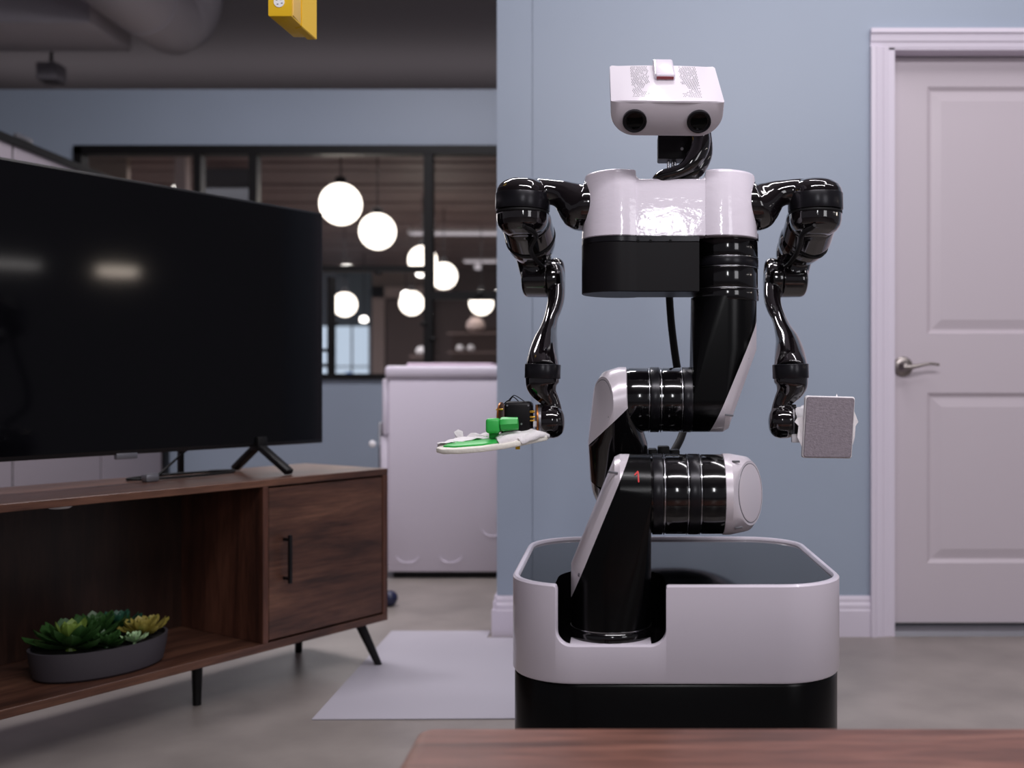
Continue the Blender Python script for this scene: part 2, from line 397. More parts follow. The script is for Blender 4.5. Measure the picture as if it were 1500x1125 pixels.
for x in (490, 515, 541):
    bm = NB(); box_at(bm, x-1, 478, x+1.2, 552, 17.8, .04); obj('mullion', bm, GREY, w2, smooth=0)
bm = NB(); box_at(bm, 470, 536, 541, 538, 17.8, .04); obj('transom', bm, GREY, w2, smooth=0)
bm = NB(); lathe(bm, [(0, .06), (.1, .07), (.13, .0)], P(511, 556, 16.5), (0, 0, 1), 16); tag(obj('blue_bucket', bm, BLUEP), 'small bright blue cap at the foot of the far daylit window', 'bucket')
# beige panel + posts seen top left through window
bm = NB(); box_at(bm, 100, 228, 186, 420, 8.4, .06); tag(obj('beige_screen', bm, mat('beige board', (150, 132, 120), .8), smooth=0), 'beige board behind the left end of the black framed window', 'board')
for a, b, l in ((255, 282, 'pinkish brown post left of the first mullion of the window'),):
    bm = NB(); box_at(bm, a, 200, b-10, 560, 8.0, .1, .01); tag(obj('post', bm, TAUPE, smooth=0), l, 'post')
bm = NB(); box_at(bm, 296, 215, 366, 560, 9.4, .08); tag(obj('grey_cupboard', bm, mat('slate board', (74, 76, 82), .7), smooth=0), 'slate grey cupboard seen between the two left mullions', 'cupboard')
# blurred shelf items
sh = thing('wall_shelf', 'brown shelf with dim jars seen under the rightmost globe lamp', 'shelf', P(695, 520, 13))
for y in (487, 515):
    bm = NB(); box_at(bm, 655, y, 735, y+2, 13, .25); obj('shelf_board', bm, BROWN, sh, smooth=0)
for x, y, r, l, m in ((697, 486, .12, 'pale round vase on the far shelf', TAUPE), (674, 514, .05, 'small white jar left on the lower far shelf', LIGHTW), (690, 514, .05, 'small white jar right on the lower far shelf', LIGHTW), (617, 520, .07, 'small pale pot below the far cupboard edge', LIGHTW)):
    bm = NB(); lathe(bm, [(0, r*.5), (r*.4, r), (r, r*.95), (r*1.4, r*.5), (r*1.6, r*.55)], P(x, y, 13.1), (0, 0, 1), 20); tag(obj('vase' if r > .1 else 'jar', bm, m), l, 'vase' if r > .1 else 'jar')
bm = NB(); box_at(bm, 600, 520, 634, 524, 13, .25); tag(obj('wall_bracket', bm, BROWN, smooth=0), 'small brown ledge carrying a pale pot near the thick mullion', 'shelf')

# globe lamps
globes = [(499, 299, 30.5, 'largest and highest globe lamp, nearest to the television'), (553, 339, 26.5, 'second largest globe lamp, right below the largest'),
          (619, 381, 21, 'globe lamp crossed by the thick black mullion'), (650, 404, 19.5, 'globe lamp just right of the thick black mullion'),
          (505, 446, 17.7, 'low globe lamp beside the television edge'), (603, 444, 17.7, 'low globe lamp just left of the thick mullion'),
          (705, 444, 17.5, 'low globe lamp cut by the right transom, next to the wall corner')]
CZ = 2.885
for x, y, r, l in globes:
    Y = .15*FPX/r; c = P(x, y, Y)
    t = thing('globe_lamp', 'lit white '+l, 'lamp', c, 0, 'globe lamps beyond the window')
    bm = NB(); bmesh.ops.create_uvsphere(bm, u_segments=32, v_segments=20, radius=.15, matrix=Matrix.Translation(c)); obj('globe', bm, GLOBE, t)
    bm = NB(); lathe(bm, [(0, .045), (.05, .04), (.06, .012)], c+Vector((0, 0, .14)), (0, 0, 1), 16); obj('lamp_cap', bm, BMET, t)
    bm = NB(); cyl(bm, c+Vector((0, 0, .19)), (c.x, c.y, CZ+.03), .005, 8); obj('cord', bm, BMET, t)
for x, y, Y, l, r in ((262, 272, 10.3, 'small lit spot above the television top edge', .055), (508, 389, 17.2, 'small lit spot under the transom beside the television', .085), (617, 400, 16.9, 'small lit spot just below the globe crossed by the mullion', .085),
                   (595, 432, 15.5, 'small lit spot touching the low globe left of the mullion', .075), (533, 468, 15.5, 'lowest small lit spot, above the daylit window', .06), (729, 430, 15.5, 'small lit spot at the corner of the blue wall', .05), (700, 391, 17, 'faint small lit spot right of the globes', .06)):
    c = P(x, y, Y); t = thing('spot_lamp', l, 'lamp', c, 0, 'small spot lamps beyond the window')
    bm = NB(); lathe(bm, [(0, r*.6), (r*.3, r), (r*1.2, r*.9), (r*1.5, r*.4)], c-Vector((0, 0, r*.7)), (0, 0, 1), 20); obj('bulb', bm, SPOT if 'faint' not in l else STRIPM, t)
    if c.z+r < CZ-.05:
        bm = NB(); cyl(bm, c+Vector((0, 0, r*.7)), (c.x, c.y, CZ+.03), .008, 8); obj('cord', bm, BMET, t)
for xa, xb, Y, l in ((600, 760, 13.2, 'pale strip light crossing the thick mullion'), (680, 780, 16.2, 'pale strip light above the low right globe'), (470, 580, 8.6, 'pale strip light just under the window head')):
    a = P(xa, 300, Y).x; b = P(xb, 300, Y).x
    t = thing('strip_lamp', l, 'lamp', ((a+b)/2, Y, 2.84), 0, 'strip lights on the slatted ceiling')
    bm = NB(); box(bm, (a, Y-.04, 2.82), (b, Y+.04, 2.85), .008); obj('tube', bm, STRIPM, t)
    bm = NB(); box(bm, (a-.02, Y-.05, 2.85), (b+.02, Y+.05, 2.9)); obj('lamp_housing', bm, LIGHTW, t, smooth=0)
# left partition of white panels
LX = -2.8
pw = D.objects.new('wall_left', None); S.collection.objects.link(pw); pw.location = (LX, 3, 0); struct(pw, 'low partition of off white panels with a black cap')
ys = [2.2, 3.1, 3.95, 4.77, 5.59, 6.35]
for a, b in zip(ys[:-1], ys[1:]):
    bm = NB(); box(bm, (LX-.03, a+.008, .05), (LX, b-.008, 2.015), .003, seg=1); obj('panel', bm, PANEL, pw)
bm = NB(); box(bm, (LX-.04, 2.2, 2.012), (LX+.012, 6.38, 2.05)); box(bm, (LX-.035, 2.2, 0), (LX-.006, 6.35, 2.012)); obj('panel_frame', bm, BMET, pw, smooth=0)
bm = NB(); box(bm, (LX-.04, 6.33, 0), (LX+.02, 6.40, 2.05)); obj('end_post', bm, BMET, pw, smooth=0)
bm = NB()
for y in (4.85, 5.95): box(bm, (LX-.015, y-.06, 2.05), (LX+.015, y+.06, 2.075), .006)
obj('cap_bracket', bm, GREY, pw)

# ducts and ceiling fittings
dc = thing('round_duct', 'large round grey duct bending up into the dark ceiling', 'duct', (-3.19, 6.5, 3.5))
bm = NB(); sweep(bm, [(Vector((-3.19, 2.0, 3.50)), .235), (Vector((-3.19, 5.0, 3.5)), .235), (Vector((-3.19, 7.1, 3.50)), .235), (Vector((-3.17, 7.42, 3.55)), .235), (Vector((-3.15, 7.55, 3.7)), .235), (Vector((-3.14, 7.58, 3.92)), .235)], 40, 6); obj('duct_run', bm, DUCT, dc)
bm = NB(); lathe(bm, [(0, .236), (.0, .245), (.04, .245), (.04, .236)], (-3.19, 6.9, 3.5), (0, 1, 0), 40, False); obj('duct_collar', bm, DUCT, dc)
bm = NB(); box(bm, (-7, 6.75, 3.28), (-3.46, 7.35, 3.6), .02); tag(obj('flat_duct', bm, DUCT), 'flat rectangular grey duct left of the round duct', 'duct')
sp = thing('ceiling_speaker', 'small grey box hanging from the dark ceiling at upper left', 'speaker', P(69, 100, 8))
bm = NB(); box_at(bm, 52, 90, 82, 116, 8, .16, .01); obj('housing', bm, DUCT, sp)
bm = NB(); cyl(bm, P(67, 92, 8)+Vector((0, .08, 0)), Vector((P(67, 92, 8).x, 8.08, 3.92)), .012, 10); obj('hanger', bm, BMET, sp)

# ================================================================== WASHER
WZ = 4.73
wa = thing('washing_machine', 'white washing machine seen from its plain side, behind the wall corner', 'washer', (-.7, WZ+.3, 0))
X0 = P(568, 0, WZ).x
bm = NB(); box(bm, (X0, WZ, .03), (X0+.72, WZ+.66, .925), .012); obj('body', bm, WASH, wa)
bm = NB(); box(bm, (X0-.015, WZ-.008, .925), (X0+.73, WZ+.67, .985), .018, seg=3); obj('lid', bm, WASH, wa)
bm = NB(); box(bm, (X0-.045, WZ+.02, .05), (X0, WZ+.64, .66), .015); box(bm, (X0-.03, WZ+.01, .66), (X0, WZ+.65, .925), .012); obj('front_panel', bm, WASH, wa)
bm = NB(); lathe(bm, [(0, .012), (.02, .016), (.03, .008)], P(547, 650, WZ), (0, -1, 0), 16); obj('knob', bm, mat('white glossy knob', (245, 242, 245), .2), wa)
bm = NB(); box(bm, (X0-.047, WZ+.015, .42), (X0-.037, WZ+.4, .72), .003); obj('door_trim', bm, CHR, wa)
bm = NB(); box(bm, (X0+.02, WZ+.03, 0), (X0+.70, WZ+.6, .035)); obj('kick', bm, BMET, wa, smooth=0)
for x, y in ((597, 815), (660, 815), (722, 776)):
    c = P(x, y, WZ); bm = NB(); n = 20; pts = []
    for i in range(n+1):
        a = PI+PI*i/n; pts.append((c+Vector((.05*math.cos(a), -.001, .03*math.sin(a))), .0032))
    sweep(bm, pts, 8, 1); obj('stamped_arc', bm, WASH, wa)
bm = NB(); box(bm, (-.98, WZ+.1, .985), (-.58, WZ+.5, 1.0), .004); 
tag(obj('folded_towel', bm, mat('pale pink cloth', (226, 206, 222), .9)), 'thin pale pink cloth lying folded on the washing machine', 'towel')
# navy ball
bm = NB(); bmesh.ops.create_uvsphere(bm, u_segments=20, v_segments=12, radius=.032, matrix=Matrix.Translation(P(571, 870, 4.15)*1)); 
bmesh.ops.translate(bm, verts=bm.verts, vec=(0, 0, .032-P(571, 870, 4.15).z)); tag(obj('ball', bm, NAVY), 'small navy ball on the floor by the cabinet corner', 'ball')
# ================================================================== MAT
bm = NB(); prism(bm, [(-.81, 2.74), (.35, 2.755), (.35, 3.62), (-.45, 3.62), (-.45, 3.72), (-.81, 3.72)], 0.0005, .004, .0008, 1)
tag(obj('floor_mat', bm, MATW, smooth=0), 'pale lilac white plastic mat flat on the floor behind the robot', 'mat')

# ================================================================== CABINET (local: x along, y to the back)
rz = math.atan2(.832, .555)
CB = (-.73, 3.3, 0)
cab = thing('tv_cabinet', 'dark walnut media cabinet on slanted black legs', 'cabinet', CB, rz)
zt, zb, L, dp = .628, .140, 1.80, .40
def lb(name, a, b, m, par=cab, bev=.0015, **k):
    bm = NB(); box(bm, a, b, bev, seg=1); return obj(name, bm, m, par, local=True, **k)
lb('top_board', (-L, 0, zt-.02), (0, dp, zt), WOODX)
lb('bottom_board', (-L, 0, zb), (0, dp, zb+.022), WOODX)
lb('side_panel', (-.02, .0, zb+.022), (0, dp, zt-.02), WOODZ)
lb('side_panel', (-L, .0, zb+.022), (-L+.02, dp, zt-.02), WOODZ)
lb('divider', (-.478, .0, zb+.022), (-.460, dp-.01, zt-.02), WOODZ)
lb('divider', (-L+.460, .0, zb+.022), (-L+.478, dp-.01, zt-.02), WOODZ)
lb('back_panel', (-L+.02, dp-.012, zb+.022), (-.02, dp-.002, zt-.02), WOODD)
for x0, hx in ((-.457, -.405), (-L+.023, -L+.405)):
    dr = lb('door', (x0, .002, zb+.028), (x0+.434, .020, zt-.026), WOODX)
    bm = NB(); box(bm, (hx-.005, -.03, .325), (hx+.005, -.02, .465), .002); box(bm, (hx-.004, -.022, .335), (hx+.004, .003, .343)); box(bm, (hx-.004, -.022, .447), (hx+.004, .003, .455))
    obj('handle', bm, BMET, dr, local=True, label='black bar handle')
for x, y, dx, dy in ((-.080, .045, .045, -.04), (-.10, .31, .03, .04), (-L+.13, .05, -.10, -.04), (-L+.13, .35, -.10, .04), (-.60, .13, 0, 0), (-1.2, .13, 0, 0)):
    bm = NB(); a = Vector((x, y, zb+.001)); b = Vector((x+dx, y+dy, 0.0)); d = b-a
    lathe(bm, [(0, .016), (d.length, .0115)], a, d, 20); 
    for v in bm.verts:
        if v.co.z < .0: v.co.z = 0
    obj('leg', bm, BMET, cab, local=True)
bm = NB(); lathe(bm, [(0, .028), (.006, .028), (.010, .022), (.011, .0)], (-1.02, .06, zt-.0195), (0, 0, -1), 24); tag(obj('puck_light', bm, LIGHTW), 'white puck light under the cabinet top', 'lamp')
pk = D.objects['puck_light']; pk.location = CB; pk.rotation_euler = (0, 0, rz)
# ================================================================== TELEVISION
tv = thing('television', 'large black flat screen television standing on the walnut cabinet', 'television', CB, rz)
tx1, tw, ty = -.095, 1.34, .20
tz0, tz1 = .709, 1.456
TM = Matrix.Identity(4)
bm = NB(); box(bm, (tx1-tw, ty, tz0), (tx1, ty+.022, tz1), .003); box(bm, (tx1-tw+.12, ty+.02, tz0+.04), (tx1-.12, ty+.06, tz1-.25), .015); obj('casing', bm, TVB, tv, local=True)
bm = NB(); box(bm, (tx1-tw+.007, ty-.0012, tz0+.012), (tx1-.007, ty+.002, tz1-.007)); obj('screen', bm, TVS, tv, smooth=0, local=True)
bm = NB()
box(bm, (tx1-tw/2-.03, ty-.003, tz0-.012), (tx1-tw/2+.03, ty+.012, tz0+.004), .002); obj('logo_tab', bm, GREY, tv, local=True)
for xc in (-.335, -1.2):
    bm = NB(); top = Vector((xc, ty+.01, tz0+.005))
    for yy_, rr in ((-.135, .009), (.125, .009)):
        b = Vector((xc, ty+yy_, zt+.008)); d = (b-top); 
        M = Matrix.Translation((top+b)/2) @ d.to_track_quat('Z', 'X').to_matrix().to_4x4()
        box(bm, (-.009, -.014, -d.length/2), (.009, .014, d.length/2), .004, M)
    box(bm, (xc-.018, ty-.012, tz0-.012), (xc+.018, ty+.03, tz0+.03), .004)
    obj('stand_leg', bm, BMET, tv, local=True)
# cable behind tv on the cabinet
cb = thing('power_cable', 'black cable coiled on the cabinet under the television', 'cable', CB, rz)
bm = NB(); pts = []
for i in range(26):
    a = 2*PI*i/22; pts.append((Vector((-.55+.17*math.cos(a), .27+.05*math.sin(a), zt+.006+.0015*(i > 20))), .004))
sweep(bm, pts, 8, 2); obj('cable_loop', bm, CAB, cb, local=True)
bm = NB(); sweep(bm, [(Vector((-.68, .22, zt+.008)), .004), (Vector((-.64, .24, zt+.02)), .004), (Vector((-.58, .25, zt+.06)), .003), (Vector((-.53, .24, zt+.1)), .003)], 8, 3); obj('cable_run', bm, CAB, cb, local=True)
bm = NB(); box(bm, (-.705, .205, zt), (-.665, .235, zt+.022), .006); obj('plug', bm, GREY, cb, local=True, label='grey plug')
bm = NB(); box(bm, (-.505, .355, zt), (-.49, .37, zt+.09), .002); box(bm, (-.53, .345, zt), (-.47, .385, zt+.004)); tag(obj('upright_bracket', bm, BMET), 'thin black upright bracket behind the cable loop on the cabinet', 'bracket')
ub = D.objects['upright_bracket']; ub.location = CB; ub.rotation_euler = (0, 0, rz)
# ================================================================== PLANTER
pc = Vector((-.868, .150, zb+.0225))
pl = thing('succulent_planter', 'low oval dark grey planter of succulents in the open cabinet bay', 'planter', Vector(CB)+Matrix.Rotation(rz, 4, 'Z') @ pc, rz)
ea, eb, hh = .175, .125, .074
def ov(s, z, n=48): return [Vector((ea*s*math.cos(2*PI*i/n), eb*s*math.sin(2*PI*i/n), z)) for i in range(n)]
bm = NB(); rs = [[bm.verts.new(p) for p in ov(s, z)] for s, z in ((.88, 0), (.93, .006), (.98, hh*.6), (1, hh), (.96, hh), (.94, hh-.015))]
for a, b in zip(rs[:-1], rs[1:]):
    for i in range(48): bm.faces.new((a[i], a[(i+1) % 48], b[(i+1) % 48], b[i]))
bm.faces.new(rs[0][::-1]); obj('bowl', bm, BOWL, pl, local=True)
bm = NB(); bm.faces.new([bm.verts.new(p) for p in ov(.95, hh-.012)]); ex = bmesh.ops.extrude_face_region(bm, geom=list(bm.faces)); bmesh.ops.translate(bm, verts=[v for v in ex['geom'] if isinstance(v, bmesh.types.BMVert)], vec=(0, 0, -.01)); obj('soil', bm, SOIL, pl, smooth=0, local=True)
def leaf_mesh(ln, wd, th):
    bm = NB(); prof = [(0, .35, .0), (.3, .75, .012), (.65, 1, .03), (.88, .7, .055), (1, .05, .085)]
    rings = []
    for t, wv, zz in prof:
        x = t*ln; hw = wd/2*wv
        rings.append([bm.verts.new((x, -hw, zz*ln*2+th*.3)), bm.verts.new((x, 0, zz*ln*2-th*wv)), bm.verts.new((x, hw, zz*ln*2+th*.3)), bm.verts.new((x, 0, zz*ln*2+th*.2))])
    for a, b in zip(rings[:-1], rings[1:]):
        for i in range(4): bm.faces.new((a[i], a[(i+1) % 4], b[(i+1) % 4], b[i]))
    bm.faces.new(rings[0][::-1]); bm.faces.new(rings[-1]); bmesh.ops.recalc_face_normals(bm, faces=bm.faces)
    return bm
def rosette(c, R, n, m, mi, lab, tilt0=8, tilt1=70):
    core = NB(); lathe(core, [(-.004, R*.10), (0, R*.12), (R*.25, R*.04)], c, (0, 0, 1), 10)
    ro = obj('succulent', core, mi, pl, local=True, label=lab)
    me = None
    for k in range(n):
        f = k/(n-1)
        if me is None:
            lf = obj('leaf', leaf_mesh(1.0, .46, .08), m, ro, local=True); me = lf.data
            me2 = me.copy(); me2.materials.clear(); me2.materials.append(mi)
        else:
            lf = D.objects.new('leaf', me if f < .6 else me2); S.collection.objects.link(lf); lf.parent = ro
        s = R*(1-.62*f); lf.scale = (s, s, s); lf.location = c+Vector((0, 0, .004+R*.12*f))
        lf.rotation_euler = (0, -math.radians(tilt0+(tilt1-tilt0)*f), k*2.39996)
    return ro
rosette(Vector((-.075, .0, hh-.012)), .120, 34, G1, G2, 'large dark green rosette with a lighter centre', 4, 72)
rosette(Vector((.015, .045, hh-.008)), .100, 26, G1, G1, 'dark green rosette in the middle', 12, 75)
rosette(Vector((-.01, -.05, hh-.014)), .07, 22, G1, G1, 'low dark green rosette at the front', 4, 60)
rosette(Vector((.045, -.083, hh-.010)), .042, 20, G3, G3, 'small pale mint rosette at the front rim', 15, 78)
rosette(Vector((.095, -.035, hh-.010)), .075, 30, G4, G4, 'yellow green spiky rosette at the right end', 12, 80)
rosette(Vector((.145, .0, hh-.006)), .055, 20, G4, G2, 'small yellow green rosette at the right rim', 15, 80)
rosette(Vector((.085, .06, hh-.004)), .075, 22, G5, G5, 'blue green rosette at the back', 15, 80)
# ================================================================== TABLE
tb = thing('coffee_table', 'walnut coffee table with rounded corners in the foreground', 'table', (.45, 1.05, 0))
bm = NB(); prism(bm, rrect(-.252, .74, 1.15, 1.338, .022, 5), .422, .45, .003, 2); obj('tabletop', bm, WOODT, tb)
for x, y in ((-.17, .81), (-.17, 1.26), (1.07, .81), (1.07, 1.26)):
    bm = NB(); lathe(bm, [(0, .014), (.423, .02)], (x, y, 0), (0, 0, 1), 20); obj('leg', bm, BMET, tb)
bm = NB(); box(bm, (-.16, .83, .385), (1.06, 1.25, .422)); obj('apron', bm, WOODX, tb, smooth=0)
# ================================================================== YELLOW BOX
yb = thing('yellow_hanging_box', 'yellow plastic box with a white round sticker hanging near the top left', 'box', P(424, 10, 2.2))
a = P(393, 24, 2.2); bx0, bz = a.x, a.z; bx1 = P(427, 24, 2.2).x
bm = NB(); prism(bm, [(bx0, 2.2), (bx1, 2.2), (bx1+.006, 2.335), (bx0+.012, 2.335)], bz, bz+.16, .003, 2); obj('housing', bm, YEL, yb)
bm = NB(); box(bm, (bx1-.001, 2.206, bz+.004), (bx1+.0025, 2.30, bz+.155), .001); obj('side_label', bm, YELS, yb)
bm = NB(); prism(bm, [(bx0+.035, 2.27), (bx1+.004, 2.26), (bx1+.012, 2.345), (bx0+.04, 2.345)], bz-.002, bz+.16, .002, 1); obj('back_plate', bm, YEL, yb)
sc_ = P(409, 3, 2.2)
bm = NB(); cyl(bm, sc_, sc_-Vector((0, .0015, 0)), .0115, 28); st = obj('sticker', bm, STK, yb, label='white round sticker with faint grey marks')
bm = NB()
for dx, dz in ((-.005, .004), (.004, .005), (.006, -.003), (-.003, -.005)): box(bm, sc_+Vector((dx-.0018, -.0019, dz-.001)), sc_+Vector((dx+.0018, -.0014, dz+.001)))
obj('sticker_print', bm, GREY, st, smooth=0)
bm = NB(); cyl(bm, (bx0+.03, 2.26, bz+.158), (bx0+.03, 2.26, 3.91), .006, 10); obj('hanging_cord', bm, CAB, yb)

# ================================================================== ROBOT
ROB = thing('robot', 'white and black wheeled robot with two arms and a camera head', 'robot', (.115, 2.09, 0))
def R(name, bm, m, smooth=32, parent=None, label=None): return obj(name, bm, m, parent or ROB, smooth, label=label)
bx0, bx1, by0, by1, br = -.19, .42, 1.80, 2.38, .125
ztop, zband = .546, .372
# black lower base
bm = NB(); prism(bm, rrect(bx0+.003, by0+.004, bx1-.003, by1-.004, br, 14), .03, zband-.001, .006, 2); R('lower_base', bm, LINKB)
for x, y in ((-.08, 1.92), (.31, 1.92), (-.08, 2.26), (.31, 2.26)):
    bm = NB(); cyl(bm, (x-.02, y, .035), (x+.02, y, .035), .035, 24, .004); R('wheel', bm, CAB)
# white band with notch
nx0, nx1, nz, nr = -.1044, .0912, .441, .028
def perim():
    pts = []  # (x,y,nx,ny,ztop)
    def add(x, y, a, z=ztop): pts.append((x, y, math.cos(a), math.sin(a), z))
    N = 16
    for k in range(N+1):
        a = PI+(PI/2)*k/N
        if bx0+br+br*math.cos(a) < nx0-.006: add(bx0+br+br*math.cos(a), by0+br+br*math.sin(a), a)
    y = by0; d = -PI/2
    def ad(x, z=ztop):
        a = -math.acos(min(1, max(-1, (x-bx0-br)/br))) if x < bx0+br else -PI/2
        add(x, by0+br+br*math.sin(a), a, z)
    ad(nx0-.004)
    ad(nx0-.0012, ztop-.0012); ad(nx0, ztop-.004)
    for k in range(9):
        a = PI+(PI/2)*k/8; ad(nx0+nr+nr*math.cos(a), nz+nr+nr*math.sin(a))
    ad(nx0+nr+.008, nz); ad(nx0+nr+.02, nz)
    for k in range(9):
        a = -PI/2+(PI/2)*k/8; add(nx1-nr+nr*math.cos(a), y, d, nz+nr+nr*math.sin(a))
    add(nx1, y, d, ztop-.004); add(nx1+.0012, y, d, ztop-.0012); add(nx1+.004, y, d)
    for cx_, cy_, a0 in ((bx1-br, by0+br, -PI/2), (bx1-br, by1-br, 0), (bx0+br, by1-br, PI/2)):
        for k in range(N+1): a = a0+(PI/2)*k/N; add(cx_+br*math.cos(a), cy_+br*math.sin(a), a)
    return pts
pp = perim(); bm = NB(); th = .013; rings = []
for off, mode in ((.003, 'b'), (0, 'b2'), (0, 't2'), (.0035, 't'), (th-.003, 't'), (th, 't3'), (th, 'i')):
    ring = []
    for x, y, a, b, z in pp:
        zz = {'b': zband, 'b2': zband+.004, 't2': z-.0035, 't': z, 't3': z-.004, 'i': min(z-.004, ztop-.02)}[mode]
        ring.append(bm.verts.new((x-a*off, y-b*off, zz)))
    rings.append(ring)
n = len(pp)
for a, b in zip(rings[:-1], rings[1:]):
    for i in range(n): bm.faces.new((a[i], a[(i+1) % n], b[(i+1) % n], b[i]))
bmesh.ops.recalc_face_normals(bm, faces=bm.faces); R('upper_base', bm, WHT, 38)
# dished black glass cover
wr = .0985; wcx, wcy = -.0066, 1.905
th2 = th-.001
bm = NB(); outl = []
rr = rrect(bx0+th2, by0+th2, bx1-th2, by1-th2, br-th2, 14)
# insert U cut on the front edge (y = by0+th2), outline runs ccw starting at right side; front edge lies between corner 3 and corner 4
q = [p for i, p in enumerate(rr[:45]) if i < 30 or p[0] < nx0-.006]; tail = rr[45:]
r_i = br-th2; yL = by0+br-math.sqrt(r_i**2-(nx0-.003-bx0-br)**2)
U = [(nx0-.003, yL)]+[(wcx-wr*math.cos(PI*k/20), wcy+wr*math.sin(PI*k/20)) for k in range(21)]+[(nx1+.003, by0+th2)]
poly = q+U+tail
vs = [bm.verts.new((x, y, ztop-.006)) for x, y in poly]
cxm, cym = (bx0+bx1)/2, (by0+by1)/2
f = bm.faces.new(vs)
inn = bmesh.ops.inset_region(bm, faces=[f], thickness=.022, depth=-.006)
bmesh.ops.recalc_face_normals(bm, faces=bm.faces)
bmesh.ops.triangulate(bm, faces=[fc for fc in bm.faces if len(fc.verts) > 8])
if f.is_valid and f.normal.z < 0: pass
R('top_cover', bm, TOPG, 60)
# well
bm = NB(); up = [bm.verts.new((x, y, ztop-.006)) for x, y in U]; lo = [bm.verts.new((x, y, nz-.003)) for x, y in U]
for i in range(len(U)-1): bm.faces.new((up[i], up[i+1], lo[i+1], lo[i]))
bm.faces.new(lo); ex = bmesh.ops.solidify(bm, geom=list(bm.faces), thickness=-.003) if False else None
R('column_well', bm, BLK, 40)
bm = NB(); box(bm, (wcx-.072, by0+.006, nz-.006), (wcx+.072, by0+.055, nz+.0005), .001); R('well_ledge', bm, WHT)

# ---- arm column link 1 + joint 2
Y1 = 1.882; r1 = M_(58.5, Y1)
def Xp(px, Y): return (px-CX)/FPX*Y
def Zp(py, Y): return CAMZ-(py-CY)/FPX*Y
xc = Xp(895, Y1); z2 = Zp(723.5, Y1)
bm = NB(); lathe(bm, [(0, r1*.93), (0, r1+.002), (.012, r1+.003), (.016, r1+.001), (.018, r1-.001), (.03, r1-.001)], (xc, Y1, nz-.001), (0, 0, 1), 56); R('base_flange', bm, BLK)
bm = NB(); lathe(bm, [(0, r1+.0012), (.0015, r1+.0012)], (xc, Y1, nz+.018), (0, 0, 1), 56); R('flange_seam', bm, CHR)
def linkA():
    pts = circ((xc, Y1, nz+.02), (0, 0, 1), r1, 56)+circ((xc, Y1, Zp(825, Y1)), (0, 0, 1), r1, 56)
    pts += circ((Xp(952, Y1), Y1, z2), (1, 0, 0), r1, 56)+circ((Xp(908, Y1), Y1, z2), (1, 0, 0), r1, 56)
    pts += circ((Xp(900, Y1), Y1, z2), (1, 0, 0), r1*.93, 56)
    return pts
def split(ptsf, pa, pb, namew, nameb, labelw, Y, wmat_=PEARL, side=1):
    d = (pb-pa).normalized(); no = Vector((d.z, 0, -d.x))*side
    bm = NB(); hull(bm, ptsf()); cut(bm, pa, no); a = R(nameb, bm, LINKB, 25)
    bm = NB(); hull(bm, ptsf()); cut(bm, pa, -no); b = R(namew, bm, wmat_, 25, label=labelw)
    return a, b
a = P(923.7, 666, Y1-r1*.85); b = P(836, 881, Y1-r1*.85)
split(linkA, a, b, 'link_cover', 'arm_link', 'white diagonal cover', Y1, side=1)
def joint(x0, x1, Y, z, r, segs, nm='joint'):
    """horizontal stacked joint along +X given pixel stations"""
    pass
# joint 2: cylinder along X
def hcyl(name, pa, pb, r, m, Y, z, bev=.0012):
    bm = NB(); cyl(bm, (Xp(pa, Y), Y, z), (Xp(pb, Y), Y, z), r, 56, bev); return R(name, bm, m, 25)
hcyl('joint_core', 950, 1062, r1-.0022, BLK, Y1, z2)
hcyl('joint_ring', 955, 969.5, r1+.0006, SAT, Y1, z2)
hcyl('joint_seam', 971.0, 972.5, r1+.0008, CHR, Y1, z2, .0003)
hcyl('joint_ring', 974, 1004, r1-.0004, BLK, Y1, z2)
hcyl('joint_seam', 1004.5, 1005.5, r1+.0006, CHR, Y1, z2, .0003)
hcyl('joint_ring', 1007, 1022, r1+.0004, SAT, Y1, z2)
hcyl('joint_seam', 1023, 1024, r1+.0006, CHR, Y1, z2, .0003)
hcyl('joint_ring', 1026, 1060, r1-.0006, BLK, Y1, z2)
# joint-2 white cap + link going to the back
def cap2():
    pts = circ((Xp(1058, Y1), Y1, z2), (1, 0, 0), r1+.001, 56)+circ((Xp(1068, Y1), Y1, z2), (1, 0, 0), r1+.001, 56)
    n_ = Vector((.86, -.5, .06))
    pts += circ(P(1099, 722, Y1-.012), n_, r1*.80, 56)+circ(P(1092, 723, Y1-.004), n_, r1*.93, 56)
    pts += circ((Xp(1070, Y1), Y1+.075, z2), (0, 1, 0), r1*.78, 40)
    return pts
bm = NB(); hull(bm, cap2()); cp = R('joint_cap', bm, PEARL, 25, label='pearl white end cap')
bm = NB(); n_ = Vector((.86, -.5, .06)).normalized(); c_ = P(1099, 722, Y1-.012)
lathe(bm, [(-.002, r1*.72), (.0008, r1*.72), (.0018, r1*.66), (.0018, 0)], c_, n_, 48); R('cap_disc', bm, PEARL, 25, parent=cp)
bm = NB(); lathe(bm, [(0.0, r1*.735), (.001, r1*.735), (.001, r1*.72), (0, r1*.72)], c_, n_, 48, False); R('cap_groove', bm, GREY, 25, parent=cp)
